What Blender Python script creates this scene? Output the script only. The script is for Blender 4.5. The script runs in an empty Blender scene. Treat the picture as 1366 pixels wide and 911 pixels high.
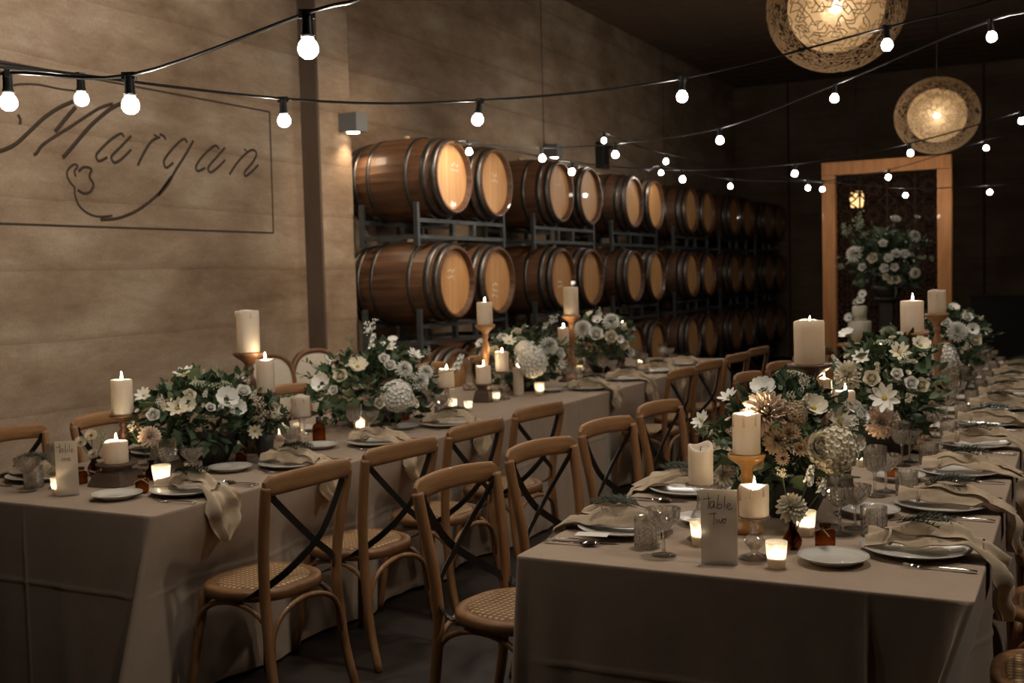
import bpy, bmesh, math, random
from mathutils import Vector, Matrix, noise
PI = math.pi
rnd = random.Random(11)
S = bpy.context.scene
C = S.collection

# ------------------------------------------------------------------ camera
F, CX, CY = 1472.2, 683.0, 455.5
V1, V2 = (1435.0, 352.0), (-2200.0, 449.0)
dY = Vector((V1[0]-CX, -(V1[1]-CY), -F)).normalized()
dX = -Vector((V2[0]-CX, -(V2[1]-CY), -F)).normalized()
dX = (dX - dY*dX.dot(dY)).normalized()
dZ = dX.cross(dY)
R = Matrix((dX, dY, dZ))
EYE = Vector((0, 0, 1.55))
cam = bpy.data.cameras.new('camera'); co = bpy.data.objects.new('camera', cam); C.objects.link(co)
co.matrix_world = Matrix.Translation(EYE) @ R.to_4x4()
cam.sensor_width = 36; cam.lens = F/1366*36; cam.clip_start = .05; cam.clip_end = 100
cam.dof.use_dof = True; cam.dof.focus_distance = 3.25; cam.dof.aperture_fstop = 4.5
S.camera = co

def ray(px, py): return R @ Vector((px-CX, -(py-CY), -F))
def onz(px, py, z=.75):
    d = ray(px, py); return EYE + d*((z-EYE.z)/d.z)
def onx(px, py, x):
    d = ray(px, py); return EYE + d*(x/d.x)
def ony(px, py, y):
    d = ray(px, py); return EYE + d*(y/d.y)
def depth(p): return -(R.transposed() @ (Vector(p)-EYE)).z
def size(n, p): return n/F*depth(p)

# ------------------------------------------------------------------ materials
MATS = {}
def newmat(name):
    m = bpy.data.materials.new(name); m.use_nodes = True
    nt = m.node_tree; nt.nodes.clear()
    out = nt.nodes.new('ShaderNodeOutputMaterial')
    MATS[name] = m
    return m, nt, out
def N(nt, t, **k):
    n = nt.nodes.new(t)
    for a, v in k.items():
        if a in n.inputs: n.inputs[a].default_value = v
        else: setattr(n, a, v)
    return n
def ramp(nt, stops):
    r = nt.nodes.new('ShaderNodeValToRGB')
    e = r.color_ramp.elements
    while len(e) < len(stops): e.new(.5)
    for i, (p, c) in enumerate(stops): e[i].position = p; e[i].color = (*c, 1)
    return r
def pbr(name, c1, c2=None, rough=.6, metal=0, scale=(8, 8, 8), nscale=1.0, bump=0, detail=6, coat=0, sss=0, sheen=0, rough2=None, dist=.01, spec=.5, trans=0):
    m, nt, out = newmat(name)
    p = N(nt, 'ShaderNodeBsdfPrincipled'); nt.links.new(p.outputs[0], out.inputs[0])
    p.inputs['Roughness'].default_value = rough; p.inputs['Metallic'].default_value = metal
    p.inputs['Specular IOR Level'].default_value = spec
    p.inputs['Coat Weight'].default_value = coat
    p.inputs['Base Color'].default_value = (*c1, 1)
    if sss:
        p.inputs['Subsurface Weight'].default_value = sss
        p.inputs['Subsurface Radius'].default_value = (1, .55, .28); p.inputs['Subsurface Scale'].default_value = .03
    if sheen: p.inputs['Sheen Weight'].default_value = sheen
    if c2 or bump:
        tc = N(nt, 'ShaderNodeTexCoord'); mp = N(nt, 'ShaderNodeMapping'); mp.inputs['Scale'].default_value = scale
        nt.links.new(tc.outputs['Object'], mp.inputs[0])
        n = N(nt, 'ShaderNodeTexNoise', Scale=nscale, Detail=detail, Roughness=.6); nt.links.new(mp.outputs[0], n.inputs[0])
        if c2:
            r = ramp(nt, [(.3, c1), (.7, c2)]); nt.links.new(n.outputs[0], r.inputs[0]); nt.links.new(r.outputs[0], p.inputs['Base Color'])
        if bump:
            b = N(nt, 'ShaderNodeBump', Strength=bump, Distance=dist); nt.links.new(n.outputs[0], b.inputs['Height']); nt.links.new(b.outputs[0], p.inputs['Normal'])
    return m
def emit(name, c, s):
    m, nt, out = newmat(name)
    e = N(nt, 'ShaderNodeEmission'); e.inputs[0].default_value = (*c, 1); e.inputs[1].default_value = s
    nt.links.new(e.outputs[0], out.inputs[0]); return m

def earth(name, c1, c2, c3, k=1.0):
    """rammed earth: wavy horizontal lifts, stains and fine grit"""
    m, nt, out = newmat(name)
    p = N(nt, 'ShaderNodeBsdfPrincipled', Roughness=.9); nt.links.new(p.outputs[0], out.inputs[0])
    p.inputs['Specular IOR Level'].default_value = .2
    tc = N(nt, 'ShaderNodeTexCoord')
    a = N(nt, 'ShaderNodeMapping'); a.inputs['Scale'].default_value = (.7, .7, 2.4); nt.links.new(tc.outputs['Object'], a.inputs[0])
    n1 = N(nt, 'ShaderNodeTexNoise', Scale=1.5, Detail=10, Roughness=.72, Distortion=0.0); nt.links.new(a.outputs[0], n1.inputs[0])
    b = N(nt, 'ShaderNodeMapping'); b.inputs['Scale'].default_value = (.9, .9, 1.3); nt.links.new(tc.outputs['Object'], b.inputs[0])
    n2 = N(nt, 'ShaderNodeTexNoise', Scale=1.1, Detail=8, Roughness=.6); nt.links.new(b.outputs[0], n2.inputs[0])
    n3 = N(nt, 'ShaderNodeTexNoise', Scale=60, Detail=4, Roughness=.7); nt.links.new(tc.outputs['Object'], n3.inputs[0])
    r1 = ramp(nt, [(.28, c1), (.5, c2), (.72, c3)]); nt.links.new(n1.outputs[0], r1.inputs[0])
    r2 = ramp(nt, [(.34, (.46, .37, .30)), (.58, (1, 1, 1))]); nt.links.new(n2.outputs[0], r2.inputs[0])
    mx = N(nt, 'ShaderNodeMix', data_type='RGBA', blend_type='MULTIPLY'); mx.inputs[0].default_value = .6
    nt.links.new(r1.outputs[0], mx.inputs[6]); nt.links.new(r2.outputs[0], mx.inputs[7])
    # thin dark lift lines every ~0.36 m, wobbling
    sx = N(nt, 'ShaderNodeSeparateXYZ'); nt.links.new(tc.outputs['Object'], sx.inputs[0])
    wob = N(nt, 'ShaderNodeTexNoise', Scale=.35, Detail=8, Roughness=.62); nt.links.new(tc.outputs['Object'], wob.inputs[0])
    ad = N(nt, 'ShaderNodeMath', operation='MULTIPLY_ADD'); ad.inputs[1].default_value = .10
    nt.links.new(wob.outputs[0], ad.inputs[0]); nt.links.new(sx.outputs[2], ad.inputs[2])
    fr = N(nt, 'ShaderNodeMath', operation='MODULO'); fr.inputs[1].default_value = .43; nt.links.new(ad.outputs[0], fr.inputs[0])
    r3 = ramp(nt, [(0, (.55, .47, .4)), (.010, (.72, .66, .6)), (.05, (1, 1, 1))]); nt.links.new(fr.outputs[0], r3.inputs[0])
    mk = N(nt, 'ShaderNodeMix', data_type='RGBA', blend_type='MULTIPLY'); nt.links.new(n2.outputs[0], mk.inputs[0])
    nt.links.new(mx.outputs[2], mk.inputs[6]); nt.links.new(r3.outputs[0], mk.inputs[7])
    r4 = ramp(nt, [(.3, (.75, .75, .75)), (.6, (1.05, 1.05, 1.05))]); nt.links.new(n3.outputs[0], r4.inputs[0])
    mg = N(nt, 'ShaderNodeMix', data_type='RGBA', blend_type='MULTIPLY'); mg.inputs[0].default_value = .6
    nt.links.new(mk.outputs[2], mg.inputs[6]); nt.links.new(r4.outputs[0], mg.inputs[7])
    nt.links.new(mg.outputs[2], p.inputs['Base Color'])
    bp = N(nt, 'ShaderNodeBump', Strength=.5, Distance=.01); nt.links.new(n2.outputs[0], bp.inputs['Height'])
    b2 = N(nt, 'ShaderNodeBump', Strength=.25, Distance=.004); nt.links.new(n3.outputs[0], b2.inputs['Height']); nt.links.new(bp.outputs[0], b2.inputs['Normal'])
    nt.links.new(b2.outputs[0], p.inputs['Normal'])
    return m
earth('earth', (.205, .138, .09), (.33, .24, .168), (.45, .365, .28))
earth('earth_shaded', (.13, .09, .063), (.17, .12, .085), (.20, .145, .105))  # same rammed earth, with the lack of light darkened into its colour
pbr('strip_brown', (.075, .048, .032), (.11, .072, .05), rough=.8, scale=(6, 6, 2))
pbr('earth_groove', (.045, .027, .016), rough=.95)
pbr('concrete_floor', (.018, .012, .009), (.030, .020, .015), rough=.55, nscale=1, scale=(3, 3, 3), bump=.1)
pbr('ceiling_wood', (.085, .05, .03), (.13, .078, .046), rough=.8, scale=(14, 1, 1), nscale=.9, bump=.2)

def wood(name, c1, c2, axis=2, rough=.45, s=1.0, coat=.1):
    sc = [26*s, 26*s, 26*s]; sc[axis] = 2.2*s
    return pbr(name, c1, c2, rough=rough, scale=sc, nscale=1, bump=.12, dist=.003, coat=coat)
wood('oak', (.17, .075, .028), (.33, .165, .068))
wood('oak_rail', (.18, .08, .03), (.36, .185, .078), axis=0)
wood('oak_seat', (.17, .075, .028), (.30, .15, .062), axis=1)
wood('walnut', (.055, .024, .012), (.13, .06, .03), rough=.4, coat=.2)
wood('tan_wood', (.28, .125, .05), (.45, .23, .10), rough=.45, coat=.2)
wood('gold_wood', (.42, .19, .045), (.6, .30, .085), rough=.3, coat=.5)
wood('brown_wood', (.12, .05, .026), (.23, .105, .052), rough=.45, coat=.2)
wood('pine', (.34, .135, .04), (.50, .22, .075), rough=.6)
wood('stave', (.04, .018, .009), (.15, .066, .03), axis=0, s=.8, rough=.5)
wood('cask_head', (.36, .165, .055), (.62, .34, .14), axis=2, s=.35, rough=.5)
wood('block_wood', (.055, .033, .022), (.12, .075, .05), axis=0, rough=.8)
pbr('hoop', (.07, .066, .062), (.14, .13, .122), rough=.4, metal=.85, scale=(9, 9, 9))
pbr('rack_steel', (.05, .055, .058), (.085, .09, .093), rough=.5, metal=.6, scale=(12, 12, 12))
pbr('black_strap', (.012, .010, .009), rough=.4, metal=.4)
pbr('black_plastic', (.014, .013, .012), rough=.4)
pbr('chalk', (.75, .70, .62), rough=.9)
pbr('ink', (.07, .05, .045), rough=.6)
pbr('sconce_grey', (.13, .13, .13), rough=.5)
pbr('porcelain', (.66, .62, .56), rough=.18, coat=.4)
pbr('menu_paper', (.72, .68, .60), rough=.8)
pbr('silver', (.62, .58, .53), rough=.14, metal=1)
pbr('rim_shadow', (.03, .03, .03), rough=.4)
pbr('napkin', (.46, .345, .235), (.56, .435, .30), rough=.9, scale=(40, 40, 40), bump=.15, sheen=.3, dist=.002)
pbr('wick', (.02, .015, .01), rough=.9)
pbr('leaf_dark', (.018, .040, .016), (.045, .08, .032), rough=.5, scale=(9, 9, 9))
pbr('leaf_mid', (.05, .09, .04), (.12, .17, .085), rough=.55, scale=(9, 9, 9))
pbr('leaf_pale', (.16, .21, .13), (.26, .31, .20), rough=.6, scale=(9, 9, 9))
pbr('needle', (.018, .022, .011), (.042, .05, .026), rough=.6, scale=(9, 9, 9))
pbr('stem', (.07, .10, .04), rough=.6)
pbr('petal_white', (.84, .81, .74), (.92, .90, .84), rough=.65, scale=(4, 4, 4))
pbr('petal_cream', (.76, .67, .50), (.87, .80, .65), rough=.65, scale=(4, 4, 4))
pbr('petal_blush', (.70, .50, .38), (.85, .69, .57), rough=.65, scale=(4, 4, 4))
pbr('petal_tan', (.42, .30, .19), (.60, .46, .32), rough=.65, scale=(4, 4, 4))
pbr('petal_green', (.34, .38, .25), (.50, .53, .38), rough=.7, scale=(4, 4, 4))
pbr('centre_yellow', (.5, .36, .08), rough=.8)
pbr('centre_dark', (.03, .02, .02), rough=.8)
pbr('centre_brown', (.22, .09, .035), rough=.8)
pbr('icing', (.72, .66, .52), rough=.5)
pbr('bowl_dark', (.03, .025, .022), rough=.5)
pbr('linen_seat', (.52, .44, .35), (.58, .5, .4), rough=.9, scale=(50, 50, 50), bump=.1)
pbr('carved', (.03, .012, .007), rough=.8, spec=.15)
pbr('dark_panel', (.02, .013, .010), rough=.6)
pbr('twine', (.45, .36, .24), rough=.9)
pbr('weave', (.36, .24, .14), (.48, .34, .21), rough=.9, scale=(25, 25, 25))
emit('bulb_glow', (1.0, .90, .76), 230)
emit('lamp_glow', (1.0, .84, .62), 70)
emit('flame', (1.0, .74, .43), 420)
emit('sconce_glow', (1.0, .86, .66), 14)
emit('lantern_glow', (1.0, .60, .25), 1.6)
def bulb_glass():
    pass
def wax():
    m, nt, out = newmat('wax')
    p = N(nt, 'ShaderNodeBsdfPrincipled', Roughness=.45); p.inputs['Base Color'].default_value = (.95, .91, .83, 1)
    t = N(nt, 'ShaderNodeBsdfTranslucent'); t.inputs[0].default_value = (.95, .74, .50, 1)
    a = N(nt, 'ShaderNodeMixShader'); a.inputs[0].default_value = .45
    nt.links.new(p.outputs[0], a.inputs[1]); nt.links.new(t.outputs[0], a.inputs[2]); nt.links.new(a.outputs[0], out.inputs[0])
wax()
def glass(name, tint, gfac=.5, rough=0.0, ior=1.48, bumpy=0):
    m, nt, out = newmat(name)
    t = N(nt, 'ShaderNodeBsdfTransparent'); t.inputs[0].default_value = (*tint, 1)
    g = N(nt, 'ShaderNodeBsdfGlass', Roughness=rough, IOR=ior); g.inputs['Color'].default_value = (*tint, 1)
    mx = N(nt, 'ShaderNodeMixShader'); mx.inputs[0].default_value = gfac
    nt.links.new(t.outputs[0], mx.inputs[1]); nt.links.new(g.outputs[0], mx.inputs[2]); nt.links.new(mx.outputs[0], out.inputs[0])
    if bumpy:
        tc = N(nt, 'ShaderNodeTexCoord')
        v = N(nt, 'ShaderNodeTexVoronoi', Scale=bumpy); nt.links.new(tc.outputs['Object'], v.inputs[0])
        b = N(nt, 'ShaderNodeBump', Strength=.6, Distance=.003); nt.links.new(v.outputs[0], b.inputs['Height']); nt.links.new(b.outputs[0], g.inputs['Normal'])
    return m
glass('crystal', (.995, .99, .98), .5)
glass('crystal_plain', (.99, .985, .975), .45)
glass('amber_glass', (.56, .30, .14), .5)
glass('smoke_glass', (.55, .38, .28), .5)
def crystal_sparkle(name, g1, g2):
    m = MATS[name]; nt = m.node_tree; out = [n for n in nt.nodes if n.type == 'OUTPUT_MATERIAL'][0]; src = out.inputs[0].links[0].from_socket
    gl = N(nt, 'ShaderNodeBsdfGlossy', Roughness=g2); lw = N(nt, 'ShaderNodeLayerWeight', Blend=.45)
    mu = N(nt, 'ShaderNodeMath', operation='MULTIPLY_ADD'); mu.inputs[1].default_value = .5; mu.inputs[2].default_value = g1; nt.links.new(lw.outputs['Facing'], mu.inputs[0])
    mx = N(nt, 'ShaderNodeMixShader'); nt.links.new(mu.outputs[0], mx.inputs[0]); nt.links.new(src, mx.inputs[1]); nt.links.new(gl.outputs[0], mx.inputs[2]); nt.links.new(mx.outputs[0], out.inputs[0])
crystal_sparkle('crystal', .11, .10); crystal_sparkle('crystal_plain', .04, .08)
def frosted(name, c, tl=.62, tr=.1):
    m, nt, out = newmat(name)
    t = N(nt, 'ShaderNodeBsdfTranslucent'); t.inputs[0].default_value = (*c, 1)
    d = N(nt, 'ShaderNodeBsdfDiffuse'); d.inputs[0].default_value = (*c, 1)
    x = N(nt, 'ShaderNodeBsdfTransparent')
    a = N(nt, 'ShaderNodeMixShader'); a.inputs[0].default_value = tl
    nt.links.new(d.outputs[0], a.inputs[1]); nt.links.new(t.outputs[0], a.inputs[2])
    b = N(nt, 'ShaderNodeMixShader'); b.inputs[0].default_value = tr
    nt.links.new(a.outputs[0], b.inputs[1]); nt.links.new(x.outputs[0], b.inputs[2]); nt.links.new(b.outputs[0], out.inputs[0])
frosted('frosted', (.93, .89, .80), .6, .12)
frosted('card_frost', (.72, .65, .56), .45, .22)
frosted('globe', (.90, .76, .56), .62, .30)
def cane():
    m, nt, out = newmat('cane')
    p = N(nt, 'ShaderNodeBsdfPrincipled', Roughness=.6); nt.links.new(p.outputs[0], out.inputs[0])
    tc = N(nt, 'ShaderNodeTexCoord'); mp = N(nt, 'ShaderNodeMapping'); mp.inputs['Scale'].default_value = (1, 1, .001)
    nt.links.new(tc.outputs['Object'], mp.inputs[0])
    w1 = N(nt, 'ShaderNodeTexWave', wave_type='BANDS', bands_direction='X', Scale=14); w2 = N(nt, 'ShaderNodeTexWave', wave_type='BANDS', bands_direction='Y', Scale=14)
    nt.links.new(mp.outputs[0], w1.inputs[0]); nt.links.new(mp.outputs[0], w2.inputs[0])
    mu = N(nt, 'ShaderNodeMath', operation='MULTIPLY'); nt.links.new(w1.outputs[1], mu.inputs[0]); nt.links.new(w2.outputs[1], mu.inputs[1])
    r = ramp(nt, [(0, (.13, .065, .025)), (.25, (.36, .21, .095)), (.8, (.52, .33, .16))]); nt.links.new(mu.outputs[0], r.inputs[0])
    nt.links.new(r.outputs[0], p.inputs['Base Color'])
    b = N(nt, 'ShaderNodeBump', Strength=.6, Distance=.003); nt.links.new(mu.outputs[0], b.inputs['Height']); nt.links.new(b.outputs[0], p.inputs['Normal'])
cane()
def linen():
    m, nt, out = newmat('linen')
    p = N(nt, 'ShaderNodeBsdfPrincipled', Roughness=.92); nt.links.new(p.outputs[0], out.inputs[0])
    p.inputs['Sheen Weight'].default_value = .2; p.inputs['Specular IOR Level'].default_value = .15
    tc = N(nt, 'ShaderNodeTexCoord')
    n = N(nt, 'ShaderNodeTexNoise', Scale=5, Detail=8, Roughness=.65); nt.links.new(tc.outputs['Object'], n.inputs[0])
    mp = N(nt, 'ShaderNodeMapping'); mp.inputs['Scale'].default_value = (120, 120, 120); nt.links.new(tc.outputs['Object'], mp.inputs[0])
    n2 = N(nt, 'ShaderNodeTexNoise', Scale=3, Detail=2); nt.links.new(mp.outputs[0], n2.inputs[0])
    r = ramp(nt, [(.3, (.33, .24, .175)), (.7, (.39, .29, .215))]); nt.links.new(n.outputs[0], r.inputs[0]); nt.links.new(r.outputs[0], p.inputs['Base Color'])
    b = N(nt, 'ShaderNodeBump', Strength=.25, Distance=.01); nt.links.new(n.outputs[0], b.inputs['Height'])
    b2 = N(nt, 'ShaderNodeBump', Strength=.2, Distance=.001); nt.links.new(n2.outputs[0], b2.inputs['Height']); nt.links.new(b.outputs[0], b2.inputs['Normal'])
    nt.links.new(b2.outputs[0], p.inputs['Normal'])
linen()
M = MATS

# ------------------------------------------------------------------ mesh builder
class MB:
    def __init__(s): s.v = []; s.f = []; s.m = []; s.smooth = []
    def add(s, vs, fs, mi=0, smooth=True):
        o = len(s.v); s.v += [tuple(v) for v in vs]; s.f += [tuple(i+o for i in f) for f in fs]
        s.m += [mi]*len(fs); s.smooth += [smooth]*len(fs)
    def box(s, lo, hi, mi=0, bev=0, mat=None):
        x0, y0, z0 = lo; x1, y1, z1 = hi
        if bev:
            bm = bmesh.new(); bmesh.ops.create_cube(bm, size=1)
            for v in bm.verts: v.co = Vector(((x0+x1)/2+v.co.x*(x1-x0), (y0+y1)/2+v.co.y*(y1-y0), (z0+z1)/2+v.co.z*(z1-z0)))
            bmesh.ops.bevel(bm, geom=bm.edges[:], offset=bev, segments=2, profile=.6, affect='EDGES')
            bm.verts.index_update(); vs = [mat @ v.co if mat else v.co for v in bm.verts]; fs = [[v.index for v in f.verts] for f in bm.faces]; bm.free()
            s.add(vs, fs, mi, False); return
        vs = [Vector((x, y, z)) for z in (z0, z1) for y in (y0, y1) for x in (x0, x1)]
        if mat: vs = [mat @ v for v in vs]
        s.add(vs, [(0, 2, 3, 1), (4, 5, 7, 6), (0, 1, 5, 4), (2, 6, 7, 3), (0, 4, 6, 2), (1, 3, 7, 5)], mi, False)
    def lathe(s, prof, n=24, mi=0, c=(0, 0, 0), mat=None, fn=None, closed=False):
        vs = []; fs = []
        for k, (r, z) in enumerate(prof):
            for i in range(n):
                a = 2*PI*i/n
                rr, zz = (fn(r, z, a, k) if fn else (r, z))
                p = Vector((c[0]+rr*math.cos(a), c[1]+rr*math.sin(a), c[2]+zz))
                vs.append(mat @ p if mat else p)
        m = len(prof)
        for k in range(m-1 if not closed else m):
            for i in range(n):
                a = k*n+i; b = k*n+(i+1) % n; d = ((k+1) % m)*n+i; e = ((k+1) % m)*n+(i+1) % n
                fs.append((a, b, e, d))
        s.add(vs, fs, mi)
    def tube(s, pts, r, n=8, mi=0, cap=True, flat=None, up=None):
        """pts polyline, r radius or list; flat=(w,h) gives a rectangular-ish section"""
        P = [Vector(p) for p in pts]; L = len(P); vs = []; fs = []
        prev = None
        for i in range(L):
            t = (P[min(i+1, L-1)]-P[max(i-1, 0)]).normalized()
            u = Vector(up) if up else (prev if prev is not None else (Vector((0, 0, 1)) if abs(t.z) < .9 else Vector((1, 0, 0))))
            u = (u - t*u.dot(t))
            if u.length < 1e-6: u = t.orthogonal()
            u.normalize(); w = t.cross(u); prev = u
            rr = r[i] if isinstance(r, (list, tuple)) else r
            for k in range(n):
                a = 2*PI*(k+.5)/n
                if flat: q = u*math.cos(a)*flat[1]*1.414*.5 + w*math.sin(a)*flat[0]*1.414*.5 if n == 4 else u*math.cos(a)*flat[1]/2 + w*math.sin(a)*flat[0]/2
                else: q = (u*math.cos(a)+w*math.sin(a))*rr
                vs.append(P[i]+q)
        for i in range(L-1):
            for k in range(n):
                fs.append((i*n+k, i*n+(k+1) % n, (i+1)*n+(k+1) % n, (i+1)*n+k))
        if cap: fs.append(tuple(range(n))[::-1]); fs.append(tuple((L-1)*n+k for k in range(n)))
        s.add(vs, fs, mi, n > 4)
    def grid(s, fn, nu, nv, mi=0, thick=0):
        vs = [fn(i/nu, j/nv) for j in range(nv+1) for i in range(nu+1)]
        fs = [(j*(nu+1)+i, j*(nu+1)+i+1, (j+1)*(nu+1)+i+1, (j+1)*(nu+1)+i) for j in range(nv) for i in range(nu)]
        s.add(vs, fs, mi)
    def sphere(s, c, r, n=10, m=6, mi=0, sc=(1, 1, 1)):
        prof = [(max(1e-4, math.sin(PI*k/m))*r, -math.cos(PI*k/m)*r) for k in range(m+1)]
        vs = []; fs = []
        for q, (rr, z) in enumerate(prof):
            for i in range(n):
                a = 2*PI*i/n; vs.append((c[0]+rr*math.cos(a)*sc[0], c[1]+rr*math.sin(a)*sc[1], c[2]+z*sc[2]))
        for k in range(m):
            for i in range(n): fs.append((k*n+i, k*n+(i+1) % n, (k+1)*n+(i+1) % n, (k+1)*n+i))
        s.add(vs, fs, mi)
    def data(s, name, mats):
        me = bpy.data.meshes.new(name); me.from_pydata(s.v, [], s.f)
        me.polygons.foreach_set('material_index', s.m); me.polygons.foreach_set('use_smooth', s.smooth)
        for x in (mats if isinstance(mats, (list, tuple)) else [mats]): me.materials.append(M[x])
        me.update(); return me
    def build(s, name, mats, parent=None, loc=None, rot=None):
        o = bpy.data.objects.new(name, s.data(name, mats)); C.objects.link(o)
        if parent: o.parent = parent
        if loc is not None: o.location = loc
        if rot is not None: o.rotation_euler = rot
        return o
def inst(name, me, parent=None, loc=(0, 0, 0), scale=1, q=None, rotz=None):
    o = bpy.data.objects.new(name, me); C.objects.link(o); o.parent = parent; o.location = loc
    o.scale = (scale,)*3 if not isinstance(scale, tuple) else scale
    if q is not None: o.rotation_mode = 'QUATERNION'; o.rotation_quaternion = q
    if rotz is not None: o.rotation_euler = (0, 0, rotz)
    return o
def thing(name, label=None, cat=None, loc=(0, 0, 0), rotz=0, group=None):
    o = bpy.data.objects.new(name, None); C.objects.link(o); o.empty_display_size = .05
    o.location = loc; o.rotation_euler = (0, 0, rotz)
    return tag(o, label, cat, group)
def tag(o, label=None, cat=None, group=None):
    if label: o['label'] = label
    if cat: o['category'] = cat
    if group: o['group'] = group
    return o
def struct(mb, name, mats): o = mb.build(name, mats); o['kind'] = 'structure'; return o
def copy_tree(o, parent=None):
    c = o.copy(); C.objects.link(c); c.parent = parent
    for ch in list(o.children): copy_tree(ch, c)
    return c
class Proto:
    def __init__(s, make): s.make = make; s.root = None; s.used = False
    def place(s, loc, rotz=0, label=None, group=None, scale=None):
        if s.root is None: s.root = s.make(); o = s.root
        else: o = copy_tree(s.root)
        o.location = loc; o.rotation_euler = (0, 0, rotz)
        if scale: o.scale = (scale,)*3 if not isinstance(scale, tuple) else scale
        if label: o['label'] = label
        if group: o['group'] = group
        elif 'group' in o: del o['group']
        return o
ORD = ['first', 'second', 'third', 'fourth', 'fifth', 'sixth', 'seventh', 'eighth', 'ninth', 'tenth', 'eleventh', 'twelfth']

# ------------------------------------------------------------------ room
WX, BY, CZ = -5.6, 20.2, 4.95
mb = MB(); mb.box((WX-.3, -3.5, 0), (WX, BY+.3, CZ+.3)); struct(mb, 'wall_left', 'earth')
mb = MB(); mb.box((WX, BY, 0), (8, BY+.3, CZ+.3)); struct(mb, 'wall_back', 'earth_shaded')
mb = MB(); mb.box((WX-.3, -3.5, -.2), (8, BY+.3, 0)); struct(mb, 'floor', 'concrete_floor')
mb = MB(); mb.box((WX-.3, -3.5, CZ), (8, BY+.3, CZ+.25))
for i in range(46): mb.box((WX+.01, .0+i*.45, CZ-.012), (8, .43+i*.45, CZ+.001))
struct(mb, 'ceiling', 'ceiling_wood')
mb = MB(); mb.box((8, -3.5, 0), (8.3, BY+.3, CZ+.3)); struct(mb, 'wall_right', 'earth_shaded')
mb = MB(); mb.box((WX-.3, -3.8, 0), (8.3, -3.5, CZ+.3)); struct(mb, 'wall_front', 'earth_shaded')
mb = MB(); mb.box((WX, 7.32, 0), (WX+.16, 7.76, CZ), bev=.008); struct(mb, 'pillar', 'earth')
mb = MB(); mb.box((WX, 7.29, 0), (WX+.165, 7.318, CZ)); struct(mb, 'trim_9', 'strip_brown')  # thin dark brown strip covering the pillar's near face
for i, yy in enumerate((11.9, 16.2)):
    mb = MB(); mb.box((WX, yy, 0), (WX+.002, yy+.018, CZ)); struct(mb, 'trim_%d' % (i+1), 'earth_groove')
n = 3
for px in (1053, 1313):
    x = ony(px, 300, BY).x
    mb = MB(); mb.box((x-.02, BY-.003, 0), (x+.02, BY, CZ)); struct(mb, 'trim_%d' % n, 'earth_groove'); n += 1
x0 = -1.55
mb = MB(); mb.box((x0, BY-.25, 0), (7, BY, 1.02), bev=.01); mb.box((x0-.02, BY-.28, 1.02), (7, BY, 1.06)); struct(mb, 'trim_%d' % n, 'dark_panel')

# carved lettering on the wall
def cr(pts, k=5):
    """Catmull-Rom smoothing"""
    P = [Vector(p) for p in pts]
    if len(P) < 3: return P
    out = []
    for i in range(len(P)-1):
        p0, p1, p2, p3 = P[max(i-1, 0)], P[i], P[i+1], P[min(i+2, len(P)-1)]
        for j in range(k):
            t = j/k
            out.append(.5*((2*p1)+(p2-p0)*t+(2*p0-5*p1+4*p2-p3)*t*t+(3*p1-p0-3*p2+p3)*t**3))
    out.append(P[-1]); return out
def crop(ox, oy, s, pts): return [(ox+x*s, oy+y*s) for x, y in pts]
A = lambda *p: crop(0, 100, .13177, p)
B = lambda *p: crop(110, 150, .1098, p)
Cc = lambda *p: crop(210, 170, .1098, p)
D = lambda *p: crop(60, 200, .13177, p)
strokes = [
 (A((-60, 775), (0, 770), (70, 745), (170, 690), (300, 570), (450, 430), (600, 330), (740, 268)), .012),
 (A((765, 325), (690, 410), (610, 510), (555, 575)), .013),
 (A((340, 810), (370, 790), (430, 710), (560, 620), (720, 520), (900, 400), (1020, 330), (1140, 290)), .010),
 (A((630, 835), (660, 810), (780, 670), (900, 530), (1020, 420), (1130, 335), (1220, 290)), .013),
 (A((20, 170), (60, 135), (120, 108), (230, 92), (400, 100), (600, 140), (800, 165)), .006),
 (A((180, 400), (205, 450), (200, 500)), .009),
 (B((500, 300), (480, 260), (430, 270), (320, 350), (200, 470), (165, 530), (200, 590), (300, 545)), .009),
 (B((590, 285), (480, 400), (380, 500), (350, 550), (390, 610), (480, 560), (590, 450)), .009),
 (B((670, 645), (740, 500), (820, 370), (890, 315), (940, 300)), .010),
 (B((865, 270), (905, 290)), .007), (B((940, 262), (990, 290), (1010, 330)), .009),
 (Cc((360, 185), (330, 140), (270, 170), (180, 260), (90, 380), (80, 440), (110, 490), (190, 430)), .009),
 (Cc((435, 160), (340, 330), (220, 520), (120, 700), (0, 830))+D((1280, 270), (1150, 440), (1010, 560), (880, 640), (720, 695), (560, 705)), .010),
 (D((300, 380), (305, 460), (350, 570), (450, 650), (560, 675), (680, 665)), .007),
 (D((310, 270), (300, 210), (330, 170), (300, 145), (240, 190), (222, 250), (250, 320), (300, 380)), .007),
 (D((340, 220), (380, 180), (430, 175), (470, 200), (450, 270), (490, 350), (460, 420), (400, 440), (330, 405)), .009),
 (Cc((745, 260), (710, 220), (640, 260), (540, 360), (470, 470), (490, 530), (580, 490)), .009),
 (Cc((820, 245), (720, 360), (640, 450), (615, 505), (650, 545), (740, 480), (820, 395)), .009),
 (Cc((875, 570), (960, 440), (1060, 330), (1140, 275), (1190, 290), (1200, 340), (1150, 430), (1060, 540), (1070, 590), (1140, 540), (1225, 455)), .009),
 (Cc((1050, 262), (1085, 285)), .006),
]
sign = thing('wall_inscription', 'script lettering carved into the pale rammed earth wall inside a scored rectangle', 'inscription', (WX, 5.6, 2.4))
mb = MB()
for pts, w in strokes:
    P = [onx(a, b, WX) for a, b in pts]
    P = [Vector((.001, p.y-5.6, p.z-2.4)) for p in cr(P)]
    mb.tube(P, w, n=6, flat=(w*2.1, .006), up=(1, 0, 0))
mb.build('lettering', 'earth_groove', sign)
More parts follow.
